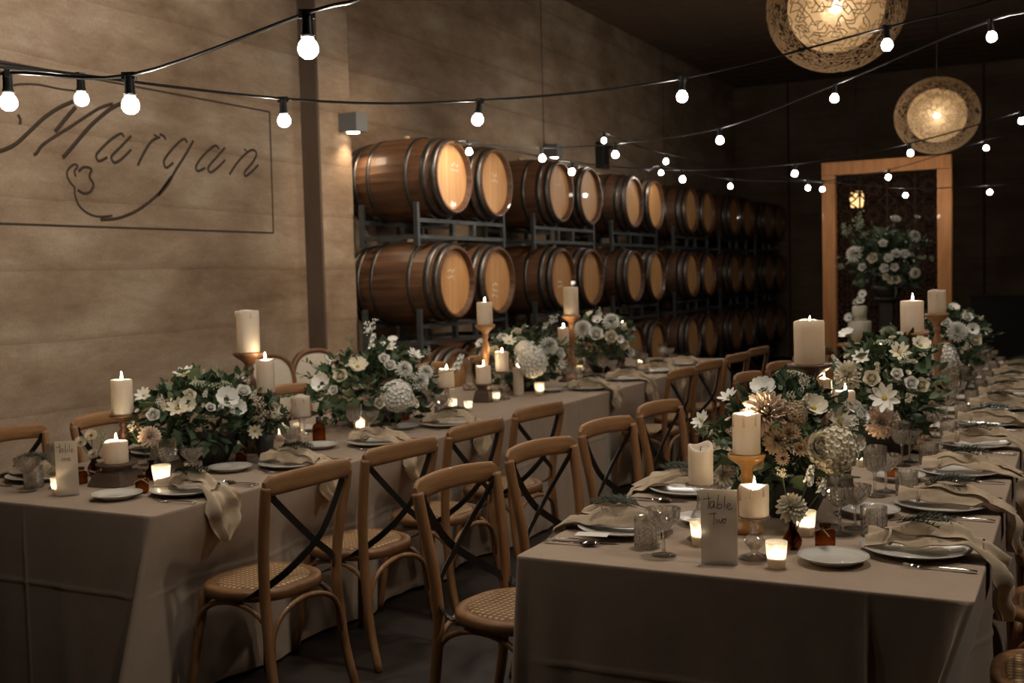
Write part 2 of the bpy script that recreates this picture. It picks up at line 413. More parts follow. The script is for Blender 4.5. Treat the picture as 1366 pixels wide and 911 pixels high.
mb = MB()
for a, b in (((3.2, 1.95), (6.89, 1.96)), ((6.89, 1.96), (6.90, 2.90)), ((6.90, 2.90), (3.2, 2.90))):
    mb.tube([(0.001, a[0]-5.6, a[1]-2.4), (0.001, b[0]-5.6, b[1]-2.4)], .01, n=4, flat=(.012, .005), up=(1, 0, 0))
mb.build('border', 'earth_groove', sign)

# wall sconces
def sconce(name, loc, s, label, energy):
    t = thing(name, label, 'wall lamp', loc)
    b = MB(); b.box((0, -.09*s, -.08*s), (.2*s, .09*s, .09*s), bev=.006*s); b.build('housing', 'sconce_grey', t)
    b = MB(); b.lathe([(.001, 0), (.06*s, 0), (.06*s, .012), (.001, .012)], 20, c=(.1*s, 0, -.08*s-.006)); b.build('lens', 'sconce_glow', t)
    if energy:
        L = bpy.data.lights.new('sconce_light', 'SPOT'); L.energy = energy; L.color = (1, .78, .52); L.spot_size = 1.9; L.spot_blend = .8; L.shadow_soft_size = .05
        lo = bpy.data.objects.new('sconce_light', L); C.objects.link(lo); lo.location = Vector(loc)+Vector((.1*s, 0, -.1*s-.02)); 
p = onx(459, 166, WX+.16); sconce('wall_sconce', (WX+.16, p.y, p.z), .9, 'grey box downlight on the concrete pillar with light pooling below it', 14)
p = onx(729, 203, WX); sconce('wall_sconce', (WX, p.y, p.z), .9, 'small box light on the wall above the second pair of barrels', 5)
p = onx(798, 205, WX); t = MB(); t.box((0, -.1, -.2), (.12, .1, .14), bev=.01); t.box((.12, -.02, .05), (.2, .02, .09))
tag(t.build('wall_bracket', 'black_plastic', loc=(WX, p.y, p.z)), 'dark bracket on the wall above the barrels that holds the light strings', 'bracket')

# ------------------------------------------------------------------ barrels
RB, RH, LB = .355, .30, .93
def rad(t): return RH + (RB-RH)*(1-(2*t-1)**2)
def make_barrel():
    t = thing('wine_barrel', 'x', 'barrel')
    m = MB(); prof = [(rad(k/16), -LB*k/16) for k in range(17)]
    prof = [(RH-.03, -.045), (RH-.018, 0)] + prof + [(RH-.018, -LB), (RH-.03, -LB+.045)]
    rot = Matrix.Rotation(PI/2, 4, 'Y')      # axis to +X
    m.lathe(prof, 30, mat=rot); m.smooth = [False]*len(m.f)
    m.build('staves', 'stave', t)
    for f in (.045, .13, .30, .70, .87, .955):
        w = .018 if f in (.30, .70) else .027
        h = MB(); f0, f1 = f-w, f+w
        h.lathe([(rad(f0)+.001, -LB*f0), (rad(f0)+.006, -LB*f0), (rad(f1)+.006, -LB*f1), (rad(f1)+.001, -LB*f1)], 40, mat=rot)
        h.build('hoop', 'hoop', t)
    h = MB()
    R0 = RH-.028
    n = 9
    for k in range(n):       # head planks
        x0 = -R0+2*R0*k/n+.001; x1 = -R0+2*R0*(k+1)/n-.001
        pts = []
        for j in range(7):
            x = x0+(x1-x0)*j/6; y = math.sqrt(max(0, R0*R0-x*x)); pts.append((x, y))
        vs = [(-.045, x, y) for x, y in pts]+[(-.045, x, -y) for x, y in pts[::-1]]
        vb = [(-.052, y2, z2) for _, y2, z2 in vs]; q = len(vs)
        h.add(vs+vb, [tuple(range(q))[::-1]]+[(i, (i+1) % q, q+(i+1) % q, q+i) for i in range(q)], 0, False)
    h.build('head', 'cask_head', t)
    h = MB(); h.lathe([(.001, -LB+.05), (RH-.02, -LB+.05)], 24, mat=rot); h.build('rear_head', 'stave', t)
    bg = MB(); bg.lathe([(.001, .02), (.024, .02), (.028, 0), (.028, -.02)], 14, c=(-LB/2, 0, RB)); bg.build('bung', 'twine', t)
    return t
def scribble(parent, seed):
    r = random.Random(seed); m = MB()
    y0 = r.uniform(-.12, .02); z0 = r.uniform(-.05, .12)
    for L in range(r.choice((2, 3))):
        x = y0; pts = []
        for k in range(9):
            pts.append((-.0425, x, z0-L*.055+r.uniform(-.016, .016))); x += .014
        m.tube(cr(pts, 3), .0025, n=4)
    m.build('chalk_marks', 'chalk', parent)
BP = Proto(make_barrel)
XH = -4.65
ROWZ = (.66, 1.54, 2.42)
RN = ('bottom', 'middle', 'top')
ys = [8.12, 10.3, 12.38, 14.6, 16.75, 18.85]
for k, y0 in enumerate(ys):
    for j in (0, 1):
        for r in range(3):
            y = y0 + j*.77
            o = BP.place((XH, y, ROWZ[r]), 0, 'oak wine barrel, %s row, %s of the %s pair from the pillar' % (RN[r], ('nearer', 'farther')[j], ORD[k]), 'wine barrels on the steel racks')
            BP.root.location = BP.root.location
            o['_k'] = (k*2+j)*3+r
for o in list(C.objects):
    if '_k' in o:
        kk = o['_k']; del o['_k']
        if kk < 9 and kk % 3 > 0: scribble(o, kk)
def make_rack():
    t = thing('barrel_rack', 'x', 'rack')
    for x in (-.16, -.70):
        for y in (-.375, .2, .57, 1.145):
            lo_, hi_ = (-.14, .22) if y in (-.375, 1.145) else (-.045, .06)
            m = MB(); m.box((x-.02, y-.02, lo_), (x+.02, y+.02, hi_), bev=.003); m.build('post', 'rack_steel', t)
        m = MB()
        for z in (-.062, .075): m.box((x-.016, -.36, z-.016), (x+.016, 1.13, z+.016))
        m.build('rail', 'rack_steel', t)
        for y in (0, .77):
            m = MB(); pts = [(x, y+math.sin(a)*(RB+.015), .44-math.cos(a)*(RB+.008)) for a in [(-.5+1.0*k/12) for k in range(13)]]
            m.tube(pts, .02, n=4, flat=(.04, .010), up=(0, 0, 1)); m.build('saddle', 'rack_steel', t)
    for y in (-.375, 1.145): m = MB(); m.box((-.70, y-.018, -.08), (-.16, y+.018, -.045)); m.build('side_bar', 'rack_steel', t)
    return t
RP = Proto(make_rack)
for k, y0 in enumerate(ys):
    for r in range(3):
        z = ROWZ[r]-.44
        o = RP.place((XH, y0, z), 0, 'steel barrel rack under the %s row of the %s stack counted from the pillar' % (RN[r], ORD[k]), 'steel racks between the barrels')

# ------------------------------------------------------------------ string lights
def bulb_parts(parent, p, nxt):
    s = MB(); s.lathe([(.001, .005), (.012, .005), (.014, -.002), (.015, -.045), (.018, -.05), (.018, -.058), (.001, -.058)], 14)
    s.box((-.02, -.008, -.012), (.02, .008, .01))
    so = s.build('socket', 'black_plastic', parent, loc=p)
    b = inst('bulb', BULB, so, (0, 0, -.056))
    so.rotation_euler = (rnd.uniform(-.12, .12), rnd.uniform(-.12, .12), rnd.uniform(0, 6))
    return so
m = MB(); m.lathe([(.001, 0), (.012, 0), (.0145, -.006), (.0215, -.014), (.0255, -.027), (.0245, -.038), (.019, -.047), (.010, -.053), (.001, -.0545)], 20)
BULB = m.data('bulb', 'bulb_glow')
def light_string(label, pts, bulbs, ref_off=.075):
    """pts: (px, py, camera-depth) of the cable; bulbs: the same for the glowing globes"""
    def w(px, py, d=None):
        if d is None: return Vector(px)
        r = ray(px, py); return EYE + r*(d/F)
    P = [w(*p) for p in pts]
    base = P[0].copy()
    t = thing('string_lights', label, 'string lights', base)
    all_ = [(p, False) for p in P]
    for b in bulbs:
        q = w(*b); q.z += .088
        all_.append((q, True))
    ax = (P[-1]-P[0]).normalized()
    all_.sort(key=lambda e: e[0].x)
    anc = [w(*p)-base for p in pts if len(p) == 2]; an = {tuple(round(c, 3) for c in a) for a in anc}
    mid = [e[0]-base for e in all_ if tuple(round(c, 3) for c in (e[0]-base)) not in an]
    Q = [a for a in anc if a.x < mid[0].x] + cr(mid, 6) + [a for a in anc if a.x > mid[-1].x]
    mm = MB(); mm.tube(Q, .0042, n=6); mm.tube([q+Vector((0, .004, .005)) for q in Q], .0028, n=5)
    mm.build('cable', 'black_plastic', t)
    for p, isb in all_:
        if isb: bulb_parts(t, p-base, None)
light_string('string of white bulbs rising close overhead past the carved lettering towards the pillar',
    [((WX, 1.4, 2.95), 0), (-160, 100, 3.4), (-70, 119, 3.35), (478, 0, 2.6), (560, -50, 2.48), ((.9, 2.3, CZ), 0)], [(12, 138, 3.3), (174, 142, 3.2), (411, 66, 2.75)])
light_string('long string of white bulbs sagging right across the room in front of the top barrels',
    [((WX, 2.1, 3.0), 0), (-200, 60, 3.2), (-60, 84, 3.5), (0, 97, 3.7), (1310, 5, 5.1), (1420, -45, 5.0), ((2.6, 5.2, CZ), 0)], [(109, 133, 4.0), (378, 162, 4.4), (641, 161, 4.9), (911, 130, 5.2), (1183, 62, 5.2)])
light_string('string of bulbs from beside the first top barrel climbing past the larger pendant bottom',
    [(606, 190, 8.7), (1420, 15, 5.3), (1500, -20, 5.2), ((2.9, 5.6, CZ), 0)], [(723, 212, 9.0), (821, 207, 8.7), (960, 188, 8.0), (1114, 132, 7.0), (1321, 50, 5.9)])
light_string('string of small bulbs hung from the first top barrel face across to the smaller pendant',
    [(612, 194, 8.9), (1440, 120, 9.4), ((5.2, 10.0, CZ), 0)], [(626, 203, 9.0), (764, 230, 9.6), (910, 240, 10.2), (1061, 232, 10.0), (1213, 205, 9.8), (1363, 162, 9.6)])
light_string('string of bulbs starting at the dark wall bracket and passing before the timber frame',
    [(798, 178, 12.3), (1440, 150, 12.0), ((5.6, 12.5, CZ), 0)], [(806, 188, 12.2), (889, 216, 12.3), (1078, 251, 12.6), (1186, 237, 12.4), (1315, 198, 12.0)])
light_string('farthest string of bulbs, nearly level across the middle of the timber frame',
    [(798, 182, 12.6), (860, 226, 13.2), (1460, 235, 13.6), ((5.8, 14.5, CZ), 0)], [(882, 231, 13.4), (975, 249, 13.4), (1097, 253, 13.4), (1207, 261, 13.5), (1321, 257, 13.5)])

# ------------------------------------------------------------------ pendants
def pendant(loc, r, label):
    t = thing('woven_pendant', label, 'pendant lamp', loc)
    bm = bmesh.new(); bmesh.ops.create_icosphere(bm, subdivisions=5, radius=r)
    rr = random.Random(5)
    for v in bm.verts:
        j = Vector((rr.gauss(0, 1), rr.gauss(0, 1), rr.gauss(0, 1)))*r*.010; v.co = (v.co+j).normalized()*r; v.co.z *= .93
    ed = [e for e in bm.edges if rr.random() < .50]
    bmesh.ops.dissolve_edges(bm, edges=ed, use_verts=False, use_face_split=False)
    me = bpy.data.meshes.new('outer_shell'); bm.to_mesh(me); bm.free(); me.materials.append(M['weave'])
    o = bpy.data.objects.new('outer_shell', me); C.objects.link(o); o.parent = t
    w = o.modifiers.new('w', 'WIREFRAME'); w.thickness = .009; w.use_even_offset = False; w.use_replace = True
    for f_ in (.70, .45, .25):
        g = MB(); g.sphere((0, 0, 0), r*f_, 40, 24, sc=(1, 1, .93)); g.build('diffuser', 'globe', t)
    g = MB(); g.sphere((0, 0, 0), .045, 16, 10); g.build('bulb', 'lamp_glow', t)
    g = MB(); g.tube([(0, 0, r*.93), (0, 0, CZ-loc[2]-.03)], .006, n=6); g.lathe([(.001, CZ-loc[2]), (.06, CZ-loc[2]), (.06, CZ-loc[2]-.03), (.001, CZ-loc[2]-.03)], 16); g.build('cord', 'black_plastic', t)
p1 = EYE+ray(1115, 10)*(7.9/F); pendant(p1, size(180, p1)/2, 'large round pendant of woven lattice, the nearer and bigger of the two')
p2 = EYE+ray(1250, 154)*(13.0/F); pendant(p2, size(108, p2)/2, 'round woven lattice pendant hanging above the timber frame, smaller of the two')

# ------------------------------------------------------------------ timber frame, screen, cake
FY = 15.1
fl = ony(1098, 300, FY).x; fr_ = ony(1270, 300, FY).x; ft = ony(1184, 212, FY).z
t = thing('timber_frame', 'tall pale timber doorway frame around the carved dark screen', 'frame', ((fl+fr_)/2, FY, 0))
W = (fr_-fl)/2; bw = .17
for sx in (-1, 1):
    m = MB(); m.box((min(sx*W, sx*(W-bw)), -.07, 0), (max(sx*W, sx*(W-bw)), .07, ft-bw-.003), bev=.006); m.build('post', 'pine', t)
m = MB(); m.box((-W, -.07, ft-bw), (W, .07, ft), bev=.006, mat=None); m.build('lintel', 'pine', t)
scr = thing('carved_screen', 'dark brown screen pierced with rosette patterns filling the timber frame', 'screen', ((fl+fr_)/2, FY+.12, 0))
m = MB(); IW = W-bw+.06
hz = ft-bw-.02
def ring(cx_, cz_, r, w=.012): m.tube([(cx_+r*math.cos(a), 0, cz_+r*math.sin(a)) for a in [2*PI*k/28 for k in range(29)]], w, n=4, flat=(w*1.6, .012), up=(0, 1, 0), cap=False)
def rosette(cx_, cz_, R_):
    ring(cx_, cz_, R_*.22); ring(cx_, cz_, R_*.6); ring(cx_, cz_, R_*.98)
    for k in range(12):
        a = 2*PI*k/12; b = a+2*PI/12*2.5; 
        m.tube([(cx_+R_*.22*math.cos(a), 0, cz_+R_*.22*math.sin(a)), (cx_+R_*.98*math.cos(a+.26), 0, cz_+R_*.98*math.sin(a+.26))], .01, n=4, flat=(.016, .012), up=(0, 1, 0))
        m.tube([(cx_+R_*.22*math.cos(a), 0, cz_+R_*.22*math.sin(a)), (cx_+R_*.98*math.cos(a-.26), 0, cz_+R_*.98*math.sin(a-.26))], .01, n=4, flat=(.016, .012), up=(0, 1, 0))
RR_ = IW*2/4/1.0
z = hz-RR_/2*1.02
for r_ in range(int((hz-.2)/(RR_))):
    for c_ in range(4):
        rosette(-IW+RR_*(c_+.5), z, RR_*.5*1.02)
    z -= RR_
for x in [(-IW+RR_*c_) for c_ in range(5)]: m.box((x-.012, -.008, .1), (x+.012, .008, hz))
m.build('fretwork', 'carved', scr)
m = MB()
for x in (-IW, IW-.03): m.box((x, -.012, .08), (x+.03, .012, hz))
m.box((-IW, -.012, 0), (IW, .012, .10)); m.build('surround', 'carved', scr)
p = ony(1143, 266, FY+1.2)
t = thing('lantern', 'small amber lantern glowing behind the carved screen', 'lantern', p)
m = MB(); m.lathe([(.001, -.12), (.08, -.11), (.10, 0), (.08, .11), (.001, .12)], 12); m.build('glow_shade', 'lantern_glow', t)
m = MB(); m.tube([(0, 0, .12), (0, 0, CZ-p.z)], .006); m.lathe([(.085, .10), (.05, .15), (.001, .16)], 12); m.build('hanger', 'black_plastic', t)

# ------------------------------------------------------------------ flowers
def orient(d, spin=0):
    q = Vector((0, 0, 1)).rotation_difference(Vector(d).normalized())
    from mathutils import Quaternion
    return q @ Quaternion((0, 0, 1), spin)
def petal(mb, a, th, L, w, r0=.05, curl=.3, mi=0, z0=0, cup=.25):
    """petal leaving the axis at azimuth a, polar angle th (0 = up), length L, width w"""
    ca, sa = math.cos(a), math.sin(a); vs = []
    ns = 4
    for k in range(ns+1):
        s = k/ns; ang = th - curl*(s-.3)
        # integrate path
        rr = r0+L*(s*math.sin(th) + curl*.25*s*s*math.cos(th)*-1*0)
        rr = r0+L*s*math.sin(ang); zz = z0+L*s*math.cos(ang)
        ww = w*math.sin(PI*min(1, (.12+.80*s)))**.7 if s < 1 else w*.25
        for e in (-1, 0, 1):
            lift = cup*ww*abs(e)
            x = rr*ca - e*ww*.5*sa - lift*math.cos(th)*ca*1; y = rr*sa + e*ww*.5*ca - lift*math.cos(th)*sa; z = zz+lift*math.sin(th)
            vs.append((x, y, z))
    fs = []
    for k in range(ns):
        for e in range(2): fs.append((k*3+e, k*3+e+1, (k+1)*3+e+1, (k+1)*3+e))
    mb.add(vs, fs, mi)
FC = {}
def flower(kind, col):
    key = (kind, col)
    if key in FC: return FC[key]
    mb = MB(); r = random.Random(hash(kind) % 1000 if False else len(kind)*7)
    mats = ['petal_'+col, 'centre_yellow']
    if kind == 'dahlia':
        n = 84
        for i in range(n):
            f = i/n; th = .12+1.75*f**.75; petal(mb, i*2.39996, th, .42+.55*f**.5, .30*(.5+.6*f), r0=.03, curl=.5*(1-f)-.25, z0=.12*(1-f), cup=.4)
    elif kind == 'pompon':
        n = 110
        for i in range(n):
            f = i/n; th = .05+2.3*f; petal(mb, i*2.39996, th, .72+.2*math.sin(f*3), .26, r0=0, curl=.35, z0=0, cup=.5)
    elif kind == 'rose':
        for l in range(6):
            for k in range(5):
                f = l/5; petal(mb, k*2*PI/5+l*.7, .12+.95*f, .55+.32*f, .55+.45*f, r0=.04+.10*f, curl=.9-.75*f, z0=.0, cup=.15)
        mb.sphere((0, 0, .30), .27, 10, 6, 0)
    elif kind == 'anemone':
        for l in range(2):
            for k in range(6): petal(mb, k*2*PI/6+l*.5, 1.25-.12*l+r.uniform(-.08, .08), .95, .75, r0=.04, curl=.25, cup=.10)
        mb.sphere((0, 0, .06), .2, 12, 6, 1, sc=(1, 1, .6)); mats[1] = 'centre_dark' if col == 'white' else 'centre_yellow'
        for k in range(14): a = k*2*PI/14; mb.sphere((.3*math.cos(a), .3*math.sin(a), .1), .03, 5, 3, 1)
    elif kind == 'cosmos':
        for k in range(9): petal(mb, k*2*PI/9, 1.3+r.uniform(-.25, .15), .95, .42, r0=.08, curl=.15, cup=.12)
        mb.sphere((0, 0, .05), .19, 12, 6, 1, sc=(1, 1, .6))
    elif kind == 'strawflower':
        for l in range(3):
            for k in range(16): petal(mb, k*2*PI/16+l*.2, 1.35-.35*l, .9-.12*l, .24, r0=.08, curl=.35, cup=.2)
        mb.sphere((0, 0, .1), .26, 12, 6, 1, sc=(1, 1, .5)); mats[1] = 'centre_brown'
    elif kind == 'hydrangea':
        n = 170
        for i in range(n):
            z = 1-2*(i+.5)/n*.86; ph = i*2.39996; rr = math.sqrt(1-z*z)
            d = Vector((rr*math.cos(ph), rr*math.sin(ph), z)); q = orient(d, r.uniform(0, 3)); c = d*(.80+r.uniform(-.05, .08))
            for k in range(4):
                b = MB(); petal(b, k*PI/2, 1.2, .145, .15, r0=.01, curl=.3, cup=.15)
                mb.add([q @ Vector(v)+c for v in b.v], b.f)
        mb.sphere((0, 0, 0), .74, 14, 8, 0)
    elif kind == 'filler':
        for k in range(7):
            a = r.uniform(0, 6.28); L = r.uniform(.5, 1); tilt = r.uniform(.0, .5)
            e = Vector((math.cos(a)*math.sin(tilt)*L, math.sin(a)*math.sin(tilt)*L, L*math.cos(tilt)))
            mb.tube([(0, 0, -.3), e*.5+Vector((0, 0, .05)), e], .012, n=4, mi=1)
            for j in range(11):
                s = r.uniform(.4, 1.05); o = Vector((r.gauss(0, .09), r.gauss(0, .09), r.gauss(0, .06)))
                c = e*s+o; mb.sphere(c, r.uniform(.03, .055), 6, 4, 0)
        mats[1] = 'stem'
    elif kind == 'stock':    # upright spike of small florets
        for k in range(20):
            z = -.2+1.3*k/20; a = k*2.4; q = orient((math.cos(a), math.sin(a), .5)); w = .32*(1-.6*k/20)
            for j in range(5):
                b = MB(); petal(b, j*2*PI/5, 1.2, .24*(1-.4*k/20), .22*(1-.4*k/20), r0=.01, cup=.1)
                mb.add([q @ Vector(v)+Vector((math.cos(a)*w*.6, math.sin(a)*w*.6, z)) for v in b.v], b.f)
        mb.tube([(0, 0, -.5), (0, 0, 1.1)], .03, n=5, mi=1); mats[1] = 'stem'
    elif kind == 'lace':     # flat-topped umbel
        for k in range(60):
            a = k*2.39996; rr = math.sqrt(k/60)*.95; z = .25-.3*rr*rr+r.uniform(-.04, .04)
            mb.sphere((rr*math.cos(a), rr*math.sin(a), z), .075, 6, 4, 0)
            if k % 4 == 0: mb.tube([(0, 0, -.5), (rr*math.cos(a)*.8, rr*math.sin(a)*.8, z-.1)], .015, n=4, mi=1)
        mb.tube([(0, 0, -.9), (0, 0, -.4)], .025, n=5, mi=1); mats[1] = 'stem'
    me = mb.data(kind, mats); FC[key] = me; return me
def leaf(mb, c, d, L, w, mi=0, lobed=False):
    """leaf from c along d"""
    d = Vector(d).normalized(); s = d.cross(Vector((rnd.gauss(0, 1), rnd.gauss(0, 1), rnd.gauss(0, 1)))).normalized(); n = d.cross(s)
    c = Vector(c); vs = []
    prof = ((0, .05), (.3, .85), (.6, 1), (.85, .55), (1, .03)) if not lobed else ((0, .3), (.15, 1.2), (.35, .75), (.5, 1.15), (.75, .45), (1, .03))
    for t_, k in prof:
        b = c+d*L*t_-n*L*.25*t_*t_
        for e in (-1, 0, 1): vs.append(b+s*e*w*.5*k+n*abs(e)*w*.12)
    m_ = len(prof)-1
    mb.add(vs, [(k*3+e, k*3+e+1, (k+1)*3+e+1, (k+1)*3+e) for k in range(m_) for e in range(2)], mi)
def rsph():
    while 1:
        v = Vector((rnd.uniform(-1, 1), rnd.uniform(-1, 1), rnd.uniform(-1, 1)))
        if .1 < v.length < 1: return v.normalized()
LABELS_FL = {'white': 'white', 'cream': 'cream', 'blush': 'blush pink', 'tan': 'tan', 'green': 'pale green'}
def arrangement(label, cpx, rpx, X, blooms, nleaf=420, zb=.75, extra=10, leafL=.06, squash=1.0, palette=('white', 'cream'), ry=None, bowl=True, ycen=None, twigs=14, seedk=0):
    """centre pixel, half-extents in pixels, plane X (or ycen: plane Y)"""
    c = onx(cpx[0], cpx[1], X) if ycen is None else ony(cpx[0], cpx[1], ycen)
    dpt = depth(c); a = rpx[0]/F*dpt; h = rpx[1]/F*dpt; b = ry if ry else a
    t = thing('flower_arrangement', label, 'flower arrangement', (c.x, c.y, zb))
    cl = Vector((0, 0, c.z-zb))
    rad3 = Vector((a, b, h))
    # vase
    if bowl:
        m = MB(); hb = max(.05, min(.13, c.z-zb-h*.35)); rb = min(a, b)*.55
        m.lathe([(.001, 0), (rb*.6, 0), (rb*.7, .01), (rb, hb*.7), (rb*.95, hb), (rb*.85, hb), (.001, hb*.8)], 24); m.build('bowl', 'bowl_dark', t)
    def surf(d, k=1.0): return cl+Vector((d.x*rad3.x, d.y*rad3.y, d.z*rad3.z))*k
    for nm, mat, frac, LL, lob in (('foliage', 'leaf_dark', .55, 1.0, False), ('foliage', 'leaf_mid', .33, 1.15, True), ('foliage', 'leaf_pale', .12, .9, False)):
        m = MB()
        for i in range(int(nleaf*frac)):
            d = rsph()
            if d.z < -.75: d.z *= -1
            k = rnd.uniform(.35, .95); p_ = surf(d, k)
            if p_.z < .02: p_.z = .02+rnd.random()*.04
            dd = (d+rsph()*.8); L = leafL*LL*rnd.uniform(.6, 1.3)
            if p_.z < .08 and dd.z < 0: dd.z *= -1
            leaf(m, p_, dd, L, L*rnd.uniform(.35, .6)*(1.5 if lob else 1), 0, lob)
        if mat == 'leaf_mid':
            for i in range(twigs):
                d = rsph(); d.z = abs(d.z)*.8+.1; p_ = surf(d, .6); q = surf(d, rnd.uniform(1.1, 1.3)); m.tube([p_, (p_+q)/2+Vector((0, 0, .01)), q], .0015, n=4)
                for s_ in range(7):
                    f = .3+.7*s_/6; leaf(m, p_.lerp(q, f), (q-p_).normalized()+rsph()*.9, leafL*.55, leafL*.25)
        o = m.build(nm, mat, t)
        if mat != 'leaf_dark': o['label'] = {'leaf_mid': 'lobed mid green leaves', 'leaf_pale': 'pale grey-green leaves'}[mat]
    org = Vector(t.location)
    for bl in blooms:
        kind, col, px, py, dia = bl[:5]
        w = ray(px, py).normalized(); e = (org+cl)-EYE
        # ray / ellipsoid
        o_ = Vector(((EYE.x-(org+cl).x)/rad3.x, (EYE.y-(org+cl).y)/rad3.y, (EYE.z-(org+cl).z)/rad3.z)); dd = Vector((w.x/rad3.x, w.y/rad3.y, w.z/rad3.z))
        A_ = dd.dot(dd); B_ = 2*o_.dot(dd); C_ = o_.dot(o_)-1; disc = B_*B_-4*A_*C_
        tt = (-B_-math.sqrt(disc))/(2*A_) if disc > 0 else -B_/(2*A_)
        P_ = EYE+w*tt; lp = P_-org
        nrm = Vector(((lp-cl).x/rad3.x**2, (lp-cl).y/rad3.y**2, (lp-cl).z/rad3.z**2)).normalized()
        f = (nrm*.9-w*.8+Vector((0, 0, .35))+rsph()*.25).normalized()
        if kind in ('filler', 'stock', 'lace'): f = (nrm*.6+Vector((0, 0, .8))+rsph()*.2).normalized()
        sc = dia/F*tt/2*1.2
        if kind in ('filler', 'stock'): sc = dia/F*tt*.8
        if disc <= 0 or bl[-1] == 's':
            st = MB(); st.tube(cr([cl*.6, (lp*.6+cl*.4)+Vector((0, 0, -.01)), lp-f*sc*.2], 4), .0018, n=5); st.build('stem', 'stem', t)
        inst(kind, flower(kind, col), t, lp, sc, orient(f, rnd.uniform(0, 6)))
    for i in range(extra*3):
        d = rsph(); d.z = abs(d.z) if rnd.random() < .8 else d.z*.4; e = (EYE-(org+cl)).normalized()
        if d.dot(e) < 0: d = (d-e*2*d.dot(e)); d.z = abs(d.z)
        kind = rnd.choice(('rose', 'anemone', 'cosmos', 'filler', 'rose', 'stock', 'strawflower'))
        inst(kind, flower(kind, rnd.choice(palette)), t, surf(d, rnd.uniform(.9, 1.08)), rnd.uniform(.011, .020) if kind not in ('filler', 'stock') else rnd.uniform(.025, .04), orient(d+Vector((0, 0, .5))+rsph()*.3, rnd.uniform(0, 6)))
    for i in range(extra):
        d = rsph(); 
        if d.z < -.1: d.z *= -1
        if (Vector((d.x, d.y, d.z))).dot((EYE-(org+cl)).normalized()) > .15: d.x, d.y = -d.x, -d.y
        kind = rnd.choice(('dahlia', 'rose', 'hydrangea', 'anemone', 'cosmos', 'filler')); P_ = surf(d, .97)
        inst(kind, flower(kind, rnd.choice(palette)), t, P_, rnd.uniform(.022, .042), orient(d+Vector((0, 0, .3)), rnd.uniform(0, 6)))
    return t

# ------------------------------------------------------------------ candles and holders
def flame_mesh():
    m = MB(); m.lathe([(.0008, 0), (.0035, .003), (.0052, .008), (.0047, .014), (.0028, .022), (.0012, .030), (.0003, .036)], 10); return m.data('flame', 'flame')
FL = flame_mesh()
def candle(name, label, loc, d, h, lit=True, rim=.004, well=.012, seed=0, group=None, notch=0):
    t = thing(name, label, 'candle', loc, 0, group)
    r = d/2; rr = random.Random(seed+17); ph = rr.uniform(0, 6); wl = min(well, h*.4)
    def fn(q, z, a, k):
        if z > h*.6 and k >= 4:
            z += rim*(math.sin(a*2+ph)*.6+math.sin(a*3+ph*2)*.4) - notch*max(0, math.cos(a-(-1.4)))**3
            q *= 1+.02*math.sin(a*5+ph)
        return q, z
    prof = [(.001, 0), (r*.97, 0), (r, .003), (r, h*.3), (r, h*.62), (r, h*.8), (r, h-.005), (r-.0035, h), (r-.008, h-.002), (r-.011, h-.006-wl*.3), (r*.6, h-wl), (.001, h-wl-.001)]
    m = MB(); m.lathe(prof, 28, fn=fn)
    if seed % 3 == 1:
        for k in range(3):
            a = -2.4+k*.9; m.tube([(r*math.cos(a)*1.0, r*math.sin(a)*1.0, h-.002), (r*math.cos(a)*1.02, r*math.sin(a)*1.02, h-.012), (r*math.cos(a)*1.02, r*math.sin(a)*1.02, h-.02-rr.random()*.03)], [.003, .003, .0035], n=6)
    m.build('wax', 'wax', t)
    m = MB(); m.tube([(0, 0, h-wl-.002), (.001, 0, h-wl+.006), (.003, 0, h-wl+.012)], .0012, n=5); m.build('wick', 'wick', t)
    if lit: inst('flame', FL, t, (0.002, 0, h-wl+.007), (1.0 if d > .07 else .8,)*3 if False else (.85 if d > .07 else .68))
    return t
def scaled_profile(prof, H, R_):
    z1 = max(z for _, z in prof); r1 = max(r for r, _ in prof)
    return [(r/r1*R_, z/z1*H) for r, z in prof]
STICK = [(.001, 0), (.95, 0), (1.0, .02), (.98, .045), (.72, .07), (.42, .11), (.30, .15), (.34, .17), (.48, .20), (.52, .25), (.44, .31), (.28, .37), (.24, .40), (.36, .425), (.36, .44), (.24, .46), (.27, .52), (.42, .60), (.46, .66), (.38, .73), (.24, .78), (.22, .80), (.34, .825), (.30, .85), (.26, .87), (.45, .91), (.85, .95), (1.05, .975), (1.08, 1.0), (1.0, 1.0), (.9, .985), (.001, .983)]
CHUNK = [(.001, 0), (.95, 0), (1.0, .03), (.95, .08), (.70, .12), (.62, .2), (.72, .3), (.74, .42), (.62, .55), (.40, .62), (.36, .66), (.46, .69), (.46, .72), (.36, .75), (.42, .82), (.55, .86), (1.1, .93), (1.2, .96), (1.2, 1.0), (1.08, 1.0), (1.05, .975), (.001, .97)]
GLASSY = [(.001, 0), (.95, 0), (1.0, .03), (.8, .06), (.35, .11), (.22, .16), (.34, .20), (.30, .23), (.5, .28), (.72, .40), (.5, .52), (.28, .57), (.36, .60), (.28, .63), (.30, .70), (.26, .78), (.30, .86), (.5, .91), (1.02, .95), (1.05, 1.0), (.98, 1.0), (.9, .975), (.001, .965)]
def holder(name, label, loc, H, R_, prof, mat, cat='candlestick'):
    m = MB(); m.lathe(scaled_profile(prof, H, R_), 28)
    t = thing(name, label, cat, loc)
    m.build('stem', mat, t)
    m = MB(); n_ = 'drip_tray'
    m.lathe([(.001, H-.004), (R_*.8, H-.004), (R_*.86, H-.001), (R_*.80, H-.0005), (.001, H-.001)], 24)
    m.build(n_, mat, t)
    return t
